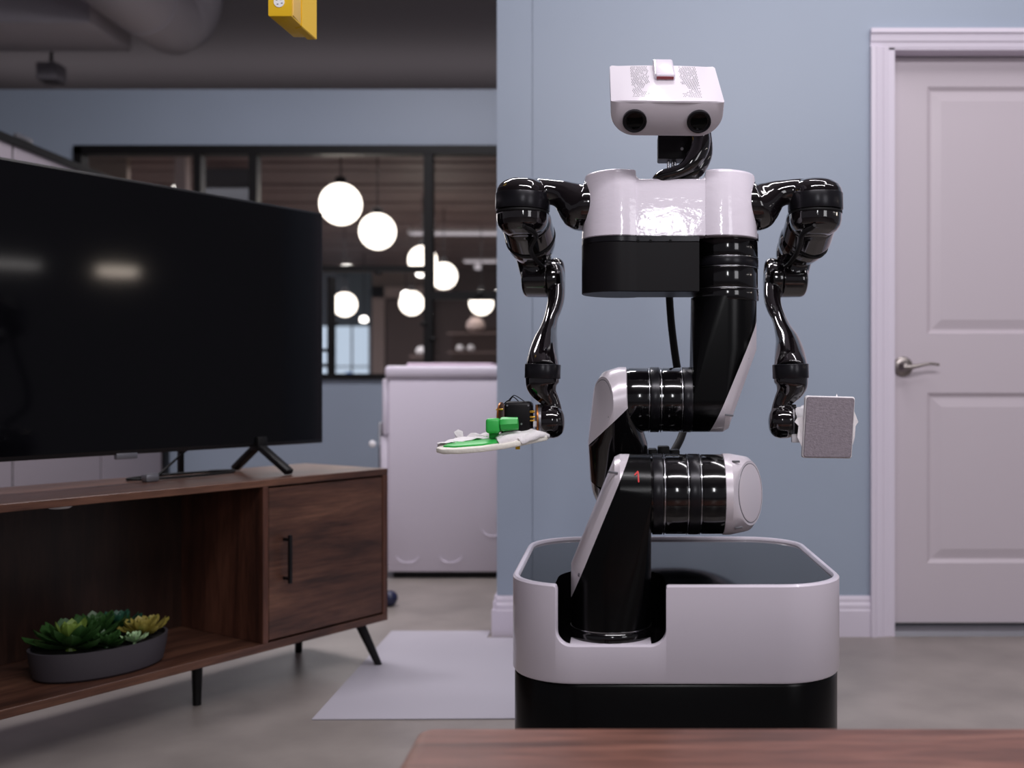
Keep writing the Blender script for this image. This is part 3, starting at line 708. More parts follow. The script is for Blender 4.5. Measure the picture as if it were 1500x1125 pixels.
# joint 3 / upper link
Y3 = 2.15; r3 = M_(47.2, Y3); z3 = Zp(585.5, Y3)
hcyl('joint_core', 918, 1015, r3-.002, BLK, Y3, z3)
hcyl('joint_ring', 921, 949, r3-.0006, BLK, Y3, z3)
hcyl('joint_seam', 949.5, 950.5, r3+.0006, CHR, Y3, z3, .0003)
hcyl('joint_ring', 952, 965, r3+.0008, SAT, Y3, z3)
hcyl('joint_seam', 966.5, 968, r3+.0008, CHR, Y3, z3, .0003)
hcyl('joint_ring', 970, 996, r3-.0004, BLK, Y3, z3)
hcyl('joint_seam', 996.6, 997.6, r3+.0006, CHR, Y3, z3, .0003)
hcyl('joint_ring', 999, 1012, r3+.0008, SAT, Y3, z3)
xv = Xp(1060, Y3)
def linkB():
    pts = circ((xv, Y3, Zp(437, Y3)), (0, 0, 1), r3+.001, 56)+circ((xv, Y3, Zp(512, Y3)), (0, 0, 1), r3+.001, 56)
    pts += circ((Xp(1013, Y3), Y3, z3), (1, 0, 0), r3, 56)+circ((Xp(1058, Y3), Y3, z3), (1, 0, 0), r3, 56)+circ((Xp(1066, Y3), Y3, z3), (1, 0, 0), r3*.9, 56)
    return pts
a = P(1107.7, 480, Y3-r3*.85); b = P(1043, 631, Y3-r3*.85)
split(linkB, a, b, 'link_cover', 'arm_link', 'white diagonal cover', Y3, side=-1)
# small screws / slots on white covers
def screw(px, py, Y, dirv, r=.0035, par=None):
    bm = NB(); lathe(bm, [(-.002, r), (.0012, r), (.0016, r*.7), (.0016, 0)], P(px, py, Y), dirv, 16); R('screw', bm, CHR, 30, parent=par)
def slot(px, py, Y, ang, ln=.022, par=None):
    c = P(px, py, Y); M = Matrix.Translation(c) @ Matrix.Rotation(ang, 4, 'Y'); bm = NB(); box(bm, (-ln/2, -.002, -.002), (ln/2, .001, .002), .0008, M); R('cover_slot', bm, GREY, 30, parent=par)
# joint 4 vertical rings under the torso
def vcyl(name, pyb, pyt, r, m, bev=.0012, Y=Y3):
    bm = NB(); cyl(bm, (xv+.004, Y, Zp(pyb, Y)), (xv+.004, Y, Zp(pyt, Y)), r, 56, bev); return R(name, bm, m, 25)
rv = M_(38.5+9, Y3)
vcyl('joint_core', 440, 330, rv-.0025, BLK)
vcyl('joint_ring', 442, 426, rv+.0008, BLK); vcyl('joint_seam', 425.5, 424.5, rv+.001, CHR, .0003)
vcyl('joint_ring', 423, 395, rv-.0006, BLK); vcyl('joint_seam', 394.5, 393.6, rv+.0004, CHR, .0003)
vcyl('joint_ring', 392.5, 381, rv+.0002, SAT); vcyl('joint_seam', 380.5, 379.6, rv+.0006, CHR, .0003)
vcyl('joint_ring', 378.5, 356, rv-.0004, BLK)
vcyl('joint_ring', 355, 344, rv+.001, BLK)
# joint-3 left elbow and the hidden rear link
def cap3():
    pts = circ((Xp(917, Y3), Y3, z3), (1, 0, 0), r3+.001, 56)+circ((Xp(906, Y3), Y3, z3), (1, 0, 0), r3+.001, 56)
    n_ = Vector((-.91, -.41, .0))
    pts += circ(P(883, 590, Y3-.022), n_, r3*.80, 56)+circ(P(889, 588, Y3-.012), n_, r3*.94, 56)
    pts += circ(P(905, 648, Y3+.015), (0, .25, -1), r3*.93, 56)+circ(P(907, 700, Y3+.06), (0, .35, -1), r3*.93, 56)
    return pts
ca = P(940, 578, Y3-.04); cbp = P(858, 657, Y3-.04)
d = (cbp-ca).normalized(); no = Vector((d.z, 0, -d.x))
bm = NB(); hull(bm, cap3()); cut(bm, ca, no); R('arm_link', bm, BLK, 25)
bm = NB(); hull(bm, cap3()); cut(bm, ca, -no); cp3 = R('joint_cap', bm, PEARL, 25, label='pearl white elbow cap')
n_ = Vector((-.91, -.41, 0)).normalized(); c_ = P(883, 590, Y3-.022)
bm = NB(); lathe(bm, [(-.002, r3*.70), (.0008, r3*.70), (.0018, r3*.64), (.0018, 0)], c_, n_, 48); R('cap_disc', bm, PEARL, 25, parent=cp3)
bm = NB(); lathe(bm, [(0, r3*.72), (.001, r3*.72), (.001, r3*.70), (0, r3*.70)], c_, n_, 48, False); R('cap_groove', bm, GREY, 25, parent=cp3)
bm = NB(); sweep(bm, [(P(907, 690, Y3+.05), r3*.93), (P(912, 716, Y3+.10), r3*.93), (P(940, 716, Y3+.16), r3*.95), (P(1000, 716, Y3+.17), r3*.97), (P(1045, 716, Y3+.12), r3*.95), (P(1068, 718, Y3+.0), r3*.95), (P(1070, 722, Y1+.12), r1*.76), (P(1070, 723, Y1+.07), r1*.76)], 40, 5); R('rear_link', bm, BLK)
bm = NB(); box_at(bm, 950, 658, 963, 676, Y3+.03, .05, .003); box_at(bm, 964, 654, 981, 676, Y3+.03, .04, .003); box_at(bm, 982, 659, 996, 676, Y3+.03, .04, .003); R('cable_clamp', bm, MATB)
# red 1
bm = NB(); p_ = P(934, 706.5, 1.812)
for k in range(8):
    box(bm, (.0008, -.0006, k*.0023), (.0032, .0006, k*.0023+.0024))
vv = box(bm, (-.0045, -.0006, -.0012), (.0045, .0006, .0012)); bmesh.ops.transform(bm, matrix=Matrix.Translation((-.0012, 0, .0155)) @ Matrix.Rotation(-.75, 4, 'Y'), verts=vv)
bmesh.ops.rotate(bm, verts=bm.verts, cent=(0, 0, 0), matrix=Matrix.Rotation(-.06, 3, 'Y'))
dz = p_.z-z2
bmesh.ops.translate(bm, verts=bm.verts, vec=p_)
for v in bm.verts:
    dz = v.co.z-z2; v.co.y = Y1-math.sqrt(max(r1*r1-dz*dz, 0))-.0016+(v.co.y-p_.y)
R('number_marking', bm, REDT, 0, label='red printed 1')
# slots/screws on covers
def surf(px, py, Yc, zc, r):
    # front point of an X cylinder seen at pixel
    Y = Yc-r*.7
    for _ in range(6):
        z = Zp(py, Y); Y = Yc-math.sqrt(max(r*r-(z-zc)**2, 1e-6))
    return Y
slot(898, 692, surf(898, 692, Y1, z2, r1)+.0005, .15, .018); slot(1078, 676, surf(1078, 676, Y1, z2, r1)-.001, 0, .014); slot(1082, 773, surf(1082, 773, Y1, z2, r1)-.001, -.15, .014)
slot(1068, 608, surf(1068, 608, Y3, z3, r3)+.001, .1, .018); slot(897, 612, surf(897, 612, Y3, z3, r3), .25, .018)
screw(849, 842, Y1-r1*.62, (-.6, -.8, 0)); screw(1095, 524, Y3-r3*.66, (.6, -.8, 0)); 
# hose behind
bm = NB(); sweep(bm, [(P(980, 425, 2.30), .0085), (P(983, 470, 2.31), .0085), (P(989, 520, 2.33), .0088), (P(997, 570, 2.35), .009), (P(1003, 615, 2.35), .009), (P(998, 640, 2.32), .009), (P(985, 665, 2.28), .009), (P(970, 690, 2.28), .009)], 16, 5); R('cable_hose', bm, CAB)
# ---- torso
tyF, tyB, lr = 2.055, 2.215, .08
tz_, tzc, tzb_, tzk = 1.333, 1.314, 1.199, 1.086
lcx, rcx, lcy = .012, .218, 2.135
def lobe(cx_, side, xlim, s=1.0, grow=0):
    pts = []
    th_ = math.acos(min(1, abs(xlim-cx_)/(lr)))
    # arc from front cut to back cut round the outer side
    n = 30
    if side < 0:  # left lobe
        a0, a1 = -math.acos((xlim-cx_)/lr), -2*PI+math.acos((xlim-cx_)/lr)
        for k in range(n+1): a = a0+(a1-a0)*k/n; pts.append((cx_+lr*math.cos(a), lcy+lr*math.sin(a)))
    else:
        t = math.acos((cx_-xlim)/lr); a0, a1 = PI+t, PI-t+2*PI
        for k in range(n+1): a = a0+(a1-a0)*k/n; pts.append((cx_+lr*math.cos(a), lcy+lr*math.sin(a)))
    return pts
def shell(poly, zlo, zhi, taper, bev=.006):
    bm2 = NB(); cx_ = sum(p[0] for p in poly)/len(poly)
    lo = [bm2.verts.new((x, y, zlo)) for x, y in poly]; hi = [bm2.verts.new((x+taper(x), y, zhi)) for x, y in poly]
    f1 = bm2.faces.new(lo[::-1]); f2 = bm2.faces.new(hi); n = len(poly)
    for i in range(n): bm2.faces.new((lo[i], lo[(i+1) % n], hi[(i+1) % n], hi[i]))
    bmesh.ops.recalc_face_normals(bm2, faces=bm2.faces)
    bmesh.ops.bevel(bm2, geom=list(f2.edges), offset=bev, segments=3, affect='EDGES', profile=.5, clamp_overlap=True)
    bmesh.ops.bevel(bm2, geom=[e for e in bm2.edges if all(abs(v.co.z-zlo) < 1e-6 for v in e.verts)], offset=.0015, segments=2, affect='EDGES')
    return bm2
R('shoulder_shell', shell(lobe(lcx, -1, .043), tzb_, tz_, lambda x: .006 if x < 0 else 0), WHT2, 30, label='white left shoulder housing')
R('shoulder_shell', shell(lobe(rcx, 1, .184), tzb_, tz_, lambda x: -.006 if x > .24 else 0), WHT2, 30, label='white right shoulder housing')
R('chest_shell', shell([(.042, 2.0635), (.185, 2.0635), (.185, 2.20), (.042, 2.20)], tzb_, tzc, lambda x: 0, .003), WHT2, 30)
# little fillets where the collar rises
for x0, s in ((.043, 1), (.184, -1)):
    bm = NB(); pr = [(x0, tzc-.004), (x0, tzc+.012)]+[(x0+s*(.012-.012*math.cos(k*PI/12)), tzc+.012-.012*math.sin(k*PI/12)-.001) for k in range(7)]+[(x0+s*.012, tzc-.004)]
    prism(bm, pr, 2.0645, 2.195, axis='y'); R('collar_fillet', bm, WHT2, 30)
# waist box
def waist(off=0):
    p = [(x, y) for x, y in lobe(lcx, -1, .043)]
    front = [(.171, 2.0635), (.043, 2.0635)]
    return [(.171, 2.20), (.171, 2.0625)]+[(.05, 2.0625)]+p+[(.05, 2.20)]
bm = NB(); prism(bm, waist(), tzk, tzb_-.012, .0015, 1); R('waist_housing', bm, MATB)
bm = NB(); prism(bm, waist(), tzb_-.012, tzb_-.0008, .0008, 1); R('waist_band', bm, SAT)
for px in (935, 953, 982):
    c = P(px, 352.5, 2.062); bm = NB(); lathe(bm, [(-.002, .003), (.001, .003), (.0012, .0016), (.0, .0)], c, (0, -1, 0), 16); R('screw', bm, DK)
# ---- neck
YN = 2.10
bm = NB(); box_at(bm, 964, 196, 1012, 233, YN-.01, .045, .003); R('neck_block', bm, MATB)
for px in (979, 985, 989):
    bm = NB(); cyl(bm, P(px, 258, YN+.01), P(px, 228, YN+.01), .0028, 14); R('neck_pin', bm, CHR)
bm = NB(); sweep(bm, [(P(1022, 185, YN-.015), .020), (P(1026, 205, YN-.02), .0205), (P(1023, 222, YN-.025), .020), (P(1013, 238, YN-.03), .018), (P(1000, 248.5, YN-.033), .0135), (P(985, 254, YN-.033), .0125), (P(972, 257.5, YN-.03), .0125), (P(964, 264, YN-.02), .0125), (P(963, 274, YN-.01), .0125)], 28, 6); R('neck_sleeve', bm, ARMB)
bm = NB(); sweep(bm, [(P(1032, 195, YN-.0), .014), (P(1033, 225, YN-.005), .015), (P(1020, 250, YN-.01), .016), (P(1000, 262, YN), .016), (P(990, 268, YN), .016)], 24, 5); R('neck_sleeve', bm, ARMB)
bm = NB(); cyl(bm, P(999, 218, YN-.011), P(999, 218, YN-.0125), .0032, 16); R('screw', bm, CHR)
# ---- head: frame origin at the front top edge centre, f forward (down), s right, u plate normal
hO = P(978.5, 148, 1.95); roll = math.radians(.4); pitch = math.radians(39.5); yaw = math.radians(2.0)
sV = Vector((1, 0, 0)); fV = Vector((0, -math.cos(pitch), -math.sin(pitch))); uV = Vector((0, -math.sin(pitch), math.cos(pitch)))
RY = Matrix.Rotation(yaw, 3, 'Z'); sV = RY @ sV; fV = RY @ fV; uV = RY @ uV
HM = Matrix(((sV.x, -fV.x, uV.x, hO.x), (sV.y, -fV.y, uV.y, hO.y), (sV.z, -fV.z, uV.z, hO.z), (0, 0, 0, 1)))
hw, hl, hh_ = .1085, .172, .071
# front outline in (x,z): flat top slightly crowned, round lower corners
def head_out(w_, h_, rc):
    p = [(-w_, -.002)]+[(-w_+2*w_*k/16, .0025*(1-((k-8)/8)**2)) for k in range(1, 16)]+[(w_, -.002)]
    for k in range(13): a = -(PI/2)*k/12; p.append((w_-rc+rc*math.cos(a), -h_+rc+rc*math.sin(a)))
    for k in range(13): a = -PI/2-(PI/2)*k/12; p.append((-w_+rc+rc*math.cos(a), -h_+rc+rc*math.sin(a)))
    return p
bm = NB(); ho = head_out(hw, hh_, .044)
secs = [(.0, .93, .93), (.0015, .985, .985), (.005, 1, 1), (hl-.006, .985, .92), (hl, .95, .86)]
rings = []
def bow(x): return .006*(1-(x/hw)**2)
for yv, sx, sz in secs:
    rings.append([bm.verts.new((x*sx, yv-(bow(x*sx) if yv < .1 else 0), z*sz if z < 0 else z-(.003 if sz < .95 else 0))) for x, z in ho])
n = len(ho)
for a, b in zip(rings[:-1], rings[1:]):
    for i in range(n): bm.faces.new((a[i], a[(i+1) % n], b[(i+1) % n], b[i]))
bm.faces.new(rings[0][::-1]); bm.faces.new(rings[-1]); bmesh.ops.recalc_face_normals(bm, faces=bm.faces)
bmesh.ops.transform(bm, matrix=HM, verts=bm.verts); head = R('head', bm, HEADW, 30, label='white camera head')
for ex in (-.0625, .0615):
    c = Vector((ex, -.0055, -.0385)); rl = .0232
    bm = NB(); lathe(bm, [(-.004, rl), (.003, rl), (.004, rl-.001), (.004, rl-.003), (.001, rl-.004), (.001, rl-.0095), (.0, rl-.010), (-.003, rl-.011)], c, (0, -1, 0), 48, False); bmesh.ops.transform(bm, matrix=HM, verts=bm.verts); ln = R('camera_lens', bm, SAT, 30, parent=head, label='black round camera eye')
    bm = NB(); lathe(bm, [(-.004, rl-.003), (.0005, rl-.0035), (.0018, rl*.5), (.0022, 0.0)], c, (0, -1, 0), 40); bmesh.ops.transform(bm, matrix=HM, verts=bm.verts); R('lens_glass', bm, LENS, 40, parent=ln)
bm = NB(); box(bm, (-.0195, .095, -.004), (.0205, .172, .014), .005, seg=3); box(bm, (-.0195, .165, -.02), (.0205, .177, .012), .004); bmesh.ops.transform(bm, matrix=HM, verts=bm.verts); so = R('sensor_block', bm, WHT, 30, parent=head)
bm = NB(); box(bm, (-.0165, .0935, .0025), (.0175, .097, .0085), .0008); bmesh.ops.transform(bm, matrix=HM, verts=bm.verts); R('lamp_window', bm, RED, 0, parent=so, label='dark red lamp window')
bm = NB(); random.seed(5)
for ix in range(11):
    for iy in range(22):
        for s in (-1, 1):
            x = .0315+ix*.0034; y = .016+iy*.0068
            if iy % 2: x += .0017
            # brick pattern with blank triangles
            blank = (ix < 5 and 4 <= iy <= 7-0*ix and ix < 5-(abs(iy-5))) or (ix < 2 and iy in (3, 4, 5, 6, 7, 8)) or (ix < 1 and iy > 9 and iy % 4 == 0)
            if blank or y > .163 or random.random() < .12: continue
            if abs(x) > .0665: continue
            X = s*x
            crown = .0025*(1-(X/hw)**2)
            ri = [bm.verts.new((X+.00062*math.cos(k*PI/3), y+.00085*math.sin(k*PI/3), crown+.0003)) for k in range(6)]
            lo = [bm.verts.new((v.co.x, v.co.y, v.co.z-.0012)) for v in ri]
            bm.faces.new(ri)
            for k in range(6): bm.faces.new((ri[k], lo[k], lo[(k+1) % 6], ri[(k+1) % 6]))
bmesh.ops.transform(bm, matrix=HM, verts=bm.verts); vh = R('vent_holes', bm, mat('vent hole dark', (70, 66, 72), .8), 0, parent=head); vh['kind'] = 'stuff'

# ---- arms
YS = 2.14
def arm(side):
    def X(px, py):
        if side < 0: return px
        s = 1960 if py < 345 else (1946 if 365 < py < 450 else (1953 if py > 500 else None))
        if s is None: s = 1960-14*(py-345)/20 if py <= 365 else 1946+7*(py-450)/50
        return s-px
    def Q(px, py, Y): return P(X(px, py), py, Y)
    def sw(name, lst, m=ARMB, n=36, sub=6, parent=None):
        bm = NB(); sweep(bm, [(Q(a, b, Y), M_(r, Y)) for a, b, r, Y in lst], n, sub); return R(name, bm, m, 40, parent=parent)
    lr_ = 'left' if side < 0 else 'right'
    # shoulder flange
    a = Q(872, 300, YS); b = Q(862, 300, YS); bm = NB(); cyl(bm, a, b, M_(27, YS), 48, .001); R('shoulder_flange', bm, CHR, 30)
    def drum(bm, c0, c1, prof, Y):
        a = Q(*c0); b = Q(*c1); L = (b-a).length
        lathe(bm, [(t*L, M_(r_, Y)) for t, r_ in prof], a, b-a, 48)
    def swb(bm, lst, n=36, sub=5): sweep(bm, [(Q(a, b, Y), M_(r, Y)) for a, b, r, Y in lst], n, sub)
    def fuse(name, bm, it=5, vox=.0016, par=None):
        o = R(name, bm, ARMB, 180, parent=par)
        m = o.modifiers.new('fuse', 'REMESH'); m.mode = 'VOXEL'; m.voxel_size = vox; m.use_smooth_shade = True
        m = o.modifiers.new('soft', 'SMOOTH'); m.iterations = it; m.factor = .6
        return o
    DOME = [(0, .05), (.01, 12), (.05, 21), (.12, 28), (.22, 33.5), (.36, 37.2), (.5, 38.6), (1, 38.8)]
    bm = NB(); drum(bm, (765, 261.5, YS), (765.5, 306, YS), DOME, YS)
    swb(bm, [(867, 301.5, 36.5, YS), (860, 301.5, 36.8, YS), (850, 301.3, 36.5, YS), (841, 296.5, 31.5, YS), (832, 290.5, 26, YS), (822, 285, 21, YS), (810, 282, 18.5, YS), (795, 280.5, 18.6, YS), (778, 279, 17.8, YS), (762, 279, 16, YS)])
    fuse('shoulder_link', bm, 10)
    bm = NB(); c0 = Q(765.5, 309, YS); c1 = Q(766, 285, YS); cyl(bm, c0, c1, M_(39.9, YS), 56, .0012); R('shoulder_ring', bm, SAT, 30)
    bm = NB(); cyl(bm, Q(765.5, 313.5, YS), Q(765.5, 310, YS), M_(38.6, YS), 56, .0006); R('ring_gasket', bm, CAB, 30)
    # upper arm: leans to the camera, one casting down to the rubber gasket
    YG = YS+.085
    bm = NB(); drum(bm, (765.5, 312, YS), (765.5, 345, YS), [(0, 37.9), (.35, 37.6), (.6, 35.5), (.82, 30), (1, 20)], YS)
    drum(bm, (768, 312, YS+.02), (777, 347, YG), [(0, 26), (.15, 33), (.35, 36), (1, 36.3)], YG)
    fuse('upper_arm', bm, 8)
    bm = NB(); drum(bm, (776.6, 345.8, YG-.003), (777.4, 348.4, YG+.002), [(0, 37.2), (1, 37.2)], YG); R('arm_gasket', bm, CAB, 30)
    YE = YS+.14
    bm = NB(); drum(bm, (777.3, 348.2, YG+.002), (783, 369, YG+.05), [(0, 36.3), (.3, 35.6), (.6, 33), (.85, 28), (1, 21)], YG)
    swb(bm, [(778, 352, 29, YG+.02), (781, 366, 27.5, YG+.045), (783, 382, 25.5, YE), (785, 398, 23.5, YE), (786, 411, 21.5, YE)])
    drum(bm, (765.5, 411, YE+.002), (803, 410.5, YE-.002), [(0, 13), (.03, 19), (.10, 23), (.2, 24.6), (1, 25.4)], YE)
    fuse('elbow_link', bm, 8)
    bm = NB(); drum(bm, (802.6, 410.5, YE-.002), (803.6, 410.5, YE-.002), [(0, 24.2), (1, 24.2)], YE); R('elbow_seam', bm, GREY, 30)
    YW = 2.045
    def FYa(py): return YE+(YW-YE)*max(0, min(1, (py-412)/130))
    bm = NB(); drum(bm, (803, 410, YE-.002), (827, 409, YE-.004), [(0, 25.8), (.3, 26.4), (.6, 25.5), (.82, 22.5), (.94, 17), (1, 9)], YE)
    swb(bm, [(x, y, r_, FYa(y)) for x, y, r_ in ((812.5, 378, 3), (813, 380.5, 8), (814, 386, 11.8), (815, 396, 12.6), (815.2, 412, 13), (815.2, 428, 13), (814.3, 441, 12.2), (811.5, 453, 11.2), (807.5, 466, 10.4), (803.5, 483, 12.8), (799.5, 500, 17.6), (796.5, 518, 21.8), (795.2, 535, 24.2), (795, 545, 24.6))])
    fuse('forearm', bm, 8)
    bm = NB(); cyl(bm, Q(794.7, 554.5, YW), Q(795.3, 533.5, YW), M_(26.3, YW), 56, .0014); R('wrist_ring', bm, SAT, 30)
    bm = NB(); swb(bm, [(794.5, 548, 24.8, YW), (794.5, 556, 24.8, YW), (795.0, 564, 24.4, YW), (797, 571.5, 21, YW), (801, 579, 16.5, YW), (806, 586, 13.4, YW), (810, 594, 11.5, YW), (811.5, 603, 12, YW), (809, 614, 14, YW)])
    drum(bm, (793, 618, YW-.002), (827.5, 617.5, YW), [(0, 22.6), (.2, 24), (.5, 24.6), (.72, 22.8), (.88, 18), (.96, 12), (1, 4)], YW)
    fuse('wrist_link', bm, 9)
    YH = YW
    bm = NB(); box(bm, Q(786, 592, YW-.002), Q(800, 606, YW+.01), .003); R('wrist_block', bm, ARMB, 30)
    bm = NB(); drum(bm, (786.5, 618.5, YW-.004), (793.5, 618.2, YW-.002), [(0, 21.5), (1, 21.5)], YW); R('wrist_seam', bm, GREY, 30)
    # ribbon cable over upper arm
    bm = NB(); sweep(bm, [(Q(a_, b_, c_), r_) for a_, b_, c_, r_ in ((767, 330, 2.078, .004), (771, 334, 2.088, .005), (779, 338, 2.10, .0055), (785, 346, 2.118, .0055), (780, 355, 2.140, .0055), (777, 364, 2.165, .005), (780, 373, 2.190, .005), (788, 384, 2.222, .0045), (796, 391, 2.238, .004))], 10, 4); R('arm_cable', bm, CAB, 30)
    return YW
YW = arm(-1); arm(1)
# ---- left gripper
g = R('gripper', (lambda b: (box(b, P(738, 588, YW-.028), P(779, 634, YW-.028)+Vector((0, .05, 0)), .009, seg=3), b)[1])(NB()), MATB, 30, label='black gripper housing')
bm = NB(); lathe(bm, [(0, M_(23.5, YW)), (.003, M_(23.5, YW))], P(787, 616, YW-.004), (-1, -.15, 0), 44); R('wrist_plate', bm, GOLD, 30, parent=g)
bm = NB(); lathe(bm, [(0, M_(22, YW)), (.003, M_(22, YW))], P(733, 611, YW-.001), (1, -.15, 0), 44); R('wrist_plate', bm, GOLD, 30, parent=g)
for px, py, r_ in ((783, 603, .0028), (784, 611, .0024), (783, 616, .002), (737, 600, .002)):
    bm = NB(); lathe(bm, [(0, r_), (.012, r_), (.014, r_*.6)], P(px, py, YW-.024), (-1, 0, 0), 14); R('brass_stud', bm, BRASS, 30, parent=g)
bm = NB(); box(bm, P(781, 617, YW-.03), P(787, 625, YW-.02), .001); R('cable_socket', bm, LIGHTW, 30, parent=g)
for k, (x0, x1, h) in enumerate(((741, 771, 581), (744, 762, 583), (738, 752, 588))):
    bm = NB(); sweep(bm, [(P(x0, 592, YW-.01), .001), (P(x0*.7+x1*.3, h, YW-.012), .001), (P((x0+x1)/2, h-1, YW-.012), .001), (P(x1, 590, YW-.01), .001)], 6, 4); R('wire', bm, CAB, 30, parent=g)
for px, py in ((743, 594), (774, 594), (764, 621)):
    bm = NB(); lathe(bm, [(-.001, .002), (.001, .002), (.001, 0)], P(px, py, YW-.0275), (0, -1, 0), 12); R('screw', bm, CHR, 30, parent=g)
for s, px in ((-1, 742), (1, 768)):
    bm = NB(); sweep(bm, [(P(px, 627, YW-.015), .007), (P(px+s*3, 634, YW-.02), .0065), (P(px+s*2, 641, YW-.02), .005)], 12, 3); R('finger', bm, MATB, 30, parent=g)
# ---- duster held in the left gripper (local frame: x along the pad, y depth, z up)
Yd = YW-.02
du = thing('duster', 'green duster head wrapped in white cloth, held flat by the arm beside the wall corner', 'duster', P(722, 648, Yd))
A = P(639, 659, Yd-.035); B = P(806, 637, Yd+.012); ax = (B-A).normalized(); side_ = Vector((0, 1, 0)); side_ = (side_-ax*side_.dot(ax)).normalized()
rollM = Matrix.Rotation(math.radians(11), 3, ax); side_ = rollM @ side_; upv = ax.cross(side_)
if upv.z < 0: upv = -upv
DM = Matrix(((ax.x, side_.x, upv.x, A.x), (ax.y, side_.y, upv.y, A.y), (ax.z, side_.z, upv.z, A.z), (0, 0, 0, 1)))
Ld = (B-A).length
def dpad(name, poly, z0, z1, m, bev, lab=None):
    bm = NB(); prism(bm, poly, z0, z1, bev, 2); bmesh.ops.transform(bm, matrix=DM, verts=bm.verts); return obj(name, bm, m, du, 40, label=lab)
lo_ = [(0, .0), (.01, -.02), (.04, -.036), (.085, -.045), (.13, -.044), (.17, -.035), (Ld-.01, -.02), (Ld, 0), (Ld-.01, .02), (.17, .035), (.13, .044), (.085, .045), (.04, .036), (.01, .02)]
dpad('cleaning_pad', lo_, -.006, .0045, mat('cream pad', (244, 240, 230), .85, bump=.5, bscale=150), .0025, 'cream underside pad')
dpad('duster_head', [(.014, -.004), (.034, -.020), (.085, -.033), (.135, -.030), (.15, 0), (.10, .03), (.04, .026)], .003, .008, GRN, .0015, 'green plastic head')
# cloth: wavy sheet over the back half and right end
bm = NB(); nu, nv = 40, 12; gr = []
random.seed(11)
for i in range(nu+1):
    row = []
    for j in range(nv+1):
        u_ = i/nu; v_ = j/nv
        x = .004+u_*(Ld-.006)
        hwid = .046*math.sin(PI*min(max(u_*.92+.06, 0), 1))**.5
        # front boundary moves forward with u -> reveals a green wedge on the left
        f0 = -.001 if u_ < .1 else (-.001-.0*(u_))
        f0 = .006 if u_ < .62 else .006-(u_-.62)/.10*.05
        f0 = max(f0, -hwid)
        y = f0+(hwid*1.02-f0)*v_
        z = .0095+.0018*math.sin(u_*23+v_*4)+.0012*math.sin(u_*57+v_*9)
        if u_ > .62: z += .007*math.sin(PI*v_)*min(1, (u_-.62)*6)
        if v_ > .93 or (u_ > .70 and v_ < .05): z -= .008
        row.append(bm.verts.new((x, y, z)))
    gr.append(row)
for i in range(nu):
    for j in range(nv): bm.faces.new((gr[i][j], gr[i+1][j], gr[i+1][j+1], gr[i][j+1]))
bmesh.ops.transform(bm, matrix=DM, verts=bm.verts)
cl = obj('cloth', bm, CLOTH, du, 60); md = cl.modifiers.new('s', 'SOLIDIFY'); md.thickness = .0012
# rolled cloth on the right end
bm = NB()
for off, rr_ in ((-.012, .0095), (.008, .0105)):
    sweep(bm, [(DM @ Vector((.118, off-.018, .004)), .008), (DM @ Vector((.135, off-.014, .007)), rr_+.001), (DM @ Vector((.165, off-.006, .006)), rr_+.001), (DM @ Vector((Ld-.02, off, .004)), rr_*.9), (DM @ Vector((Ld-.004, off+.002, .002)), rr_*.6)], 18, 5)
obj('cloth_roll', bm, CLOTH, du, 50)
for pts in (((662, 645), (668, 640), (665, 633), (671, 629), (678, 632), (679, 641), (674, 648)), ((680, 646), (684, 639), (690, 634), (697, 634), (704, 637), (716, 638), (716, 644), (700, 648))):
    bm = NB(); vs = [bm.verts.new(P(x, y, Yd+.016+.002*(k % 2))) for k, (x, y) in enumerate(pts)]; bm.faces.new(vs)
    fo = obj('cloth_fold', bm, CLOTH, du, 0); md = fo.modifiers.new('s', 'SOLIDIFY'); md.thickness = .0025
bm = NB(); box(bm, P(711, 613, YW-.055), P(732, 635, YW-.055)+Vector((0, .028, 0)), .006, seg=3); hdl = obj('handle', bm, GRN, du, 40)
bm = NB(); lathe(bm, [(0, M_(9, YW)), (.004, M_(10.4, YW)), (.018, M_(9.6, YW)), (.034, M_(9, YW))], P(733.5, 621.5, YW-.045), (1, 0, .05), 8); obj('grip_tube', bm, GRN, hdl, 30)
bm = NB(); lathe(bm, [(0, M_(6, YW)), (.006, M_(6, YW))], P(729, 622, YW-.042), (1, 0, 0), 16); obj('pivot', bm, mat('dark green', (30, 110, 55), .5), hdl, 30)
bm = NB(); box(bm, P(716, 630, YW-.03), P(730, 643, YW-.03)+Vector((0, .015, 0)), .003); obj('handle_foot', bm, GRN, hdl, 30)
bm = NB(); box(bm, P(755, 651, Yd-.012), P(762, 658, Yd-.004), .001); obj('clip', bm, YEL, du, 30, label='small yellow clip')
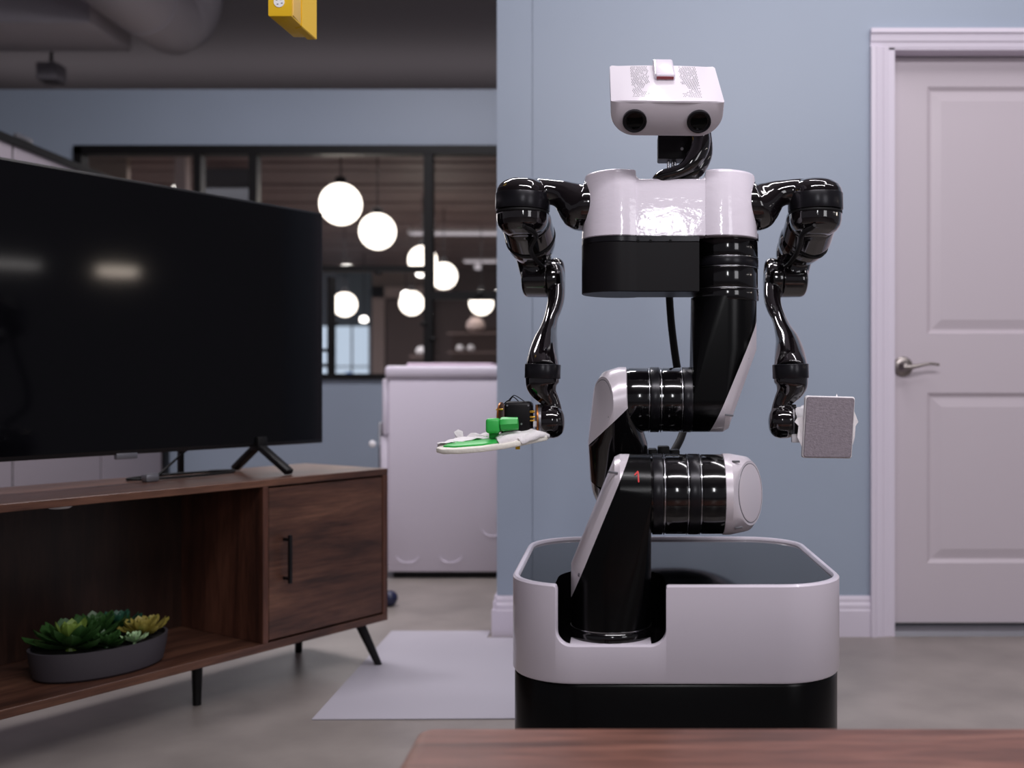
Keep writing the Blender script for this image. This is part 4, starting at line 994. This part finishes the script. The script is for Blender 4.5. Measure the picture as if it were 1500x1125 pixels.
# ---- right gripper and pad
g2c = P(1166, 618, YW-.008)
bm = NB(); lathe(bm, [(0, M_(23, YW)), (.004, M_(23, YW)), (.006, M_(21, YW))], P(1163, 618, YW-.004), (1, -.12, 0), 40); g2 = R('gripper', bm, MATB, 30, label='black gripper flange')
bm = NB(); sweep(bm, [(P(1164, 612, YW-.012), M_(13, YW)), (P(1171, 612, YW-.014), M_(17, YW)), (P(1182, 618, YW-.016), M_(20, YW)), (P(1200, 622, YW-.018), M_(20, YW)), (P(1215, 624, YW-.018), M_(14, YW))], 16, 3); R('palm', bm, LIGHTW, 40, parent=g2, label='white plastic palm')
bm = NB(); box(bm, P(1160, 636, YW-.03), P(1176, 648, YW-.02), .002); R('palm_bracket', bm, LIGHTW, 30, parent=g2)
for py in (600, 622, 645):
    bm = NB(); sweep(bm, [(P(1185, py, YW-.0), .009), (P(1215, py, YW-.0), .0085), (P(1240, py, YW-.012), .007), (P(1246, py, YW-.026), .006)], 14, 4); R('finger', bm, LIGHTW, 30, parent=g2, label='white plastic finger')
bm = NB(); sweep(bm, [(P(1180, 600, YW+.0), .006), (P(1176, 597, YW-.02), .0045), (P(1168, 606, YW-.026), .004)], 12, 4); R('finger', bm, LIGHTW, 30, parent=g2, label='white plastic finger')
Yp = YW-.062
pad = thing('cleaning_pad', 'square grey felt pad with a white edge, held facing the camera', 'pad', P(1214, 670, Yp))
def padpoly(g_=0):
    c = [(1177-g_, 669.5+g_), (1247+g_, 670.5+g_), (1252+g_, 583-g_), (1182-g_, 581-g_)]; out = []
    q = [P(x, y, Yp) for x, y in c]; r_ = .0058
    for i in range(4):
        p, a, b = q[i], q[i-1], q[(i+1) % 4]; da = (a-p).normalized()*r_; db = (b-p).normalized()*r_
        for k in range(6):
            t = k/5; v = (p+da)*(1-t)**2+p*2*t*(1-t)+(p+db)*t*t; out.append((v.x, v.z))
    return out
bm = NB(); prism(bm, padpoly(), Yp, Yp+.004, .001, 1, axis='y'); obj('felt_face', bm, FELT, pad, 30)
bm = NB(); prism(bm, padpoly(1.6), Yp+.0035, Yp+.018, .003, 2, axis='y'); obj('backing', bm, CLOTH, pad, 40, label='white cloth backing')
for tri in (((1250, 600), (1254, 610), (1257, 618), (1253, 624), (1252, 640), (1249, 652)), ((1224, 582), (1225.5, 576.5), (1227, 582), (1226, 586)), ((1176, 610), (1168, 612), (1164, 618), (1170, 624), (1168, 640), (1177, 660))):
    bm = NB(); vs = [bm.verts.new(P(x, y, Yp+.012+.003*(k % 2))) for k, (x, y) in enumerate(tri)]; bm.faces.new(vs)
    o = obj('cloth_tail', bm, CLOTH, pad, 0); md = o.modifiers.new('s', 'SOLIDIFY'); md.thickness = .002
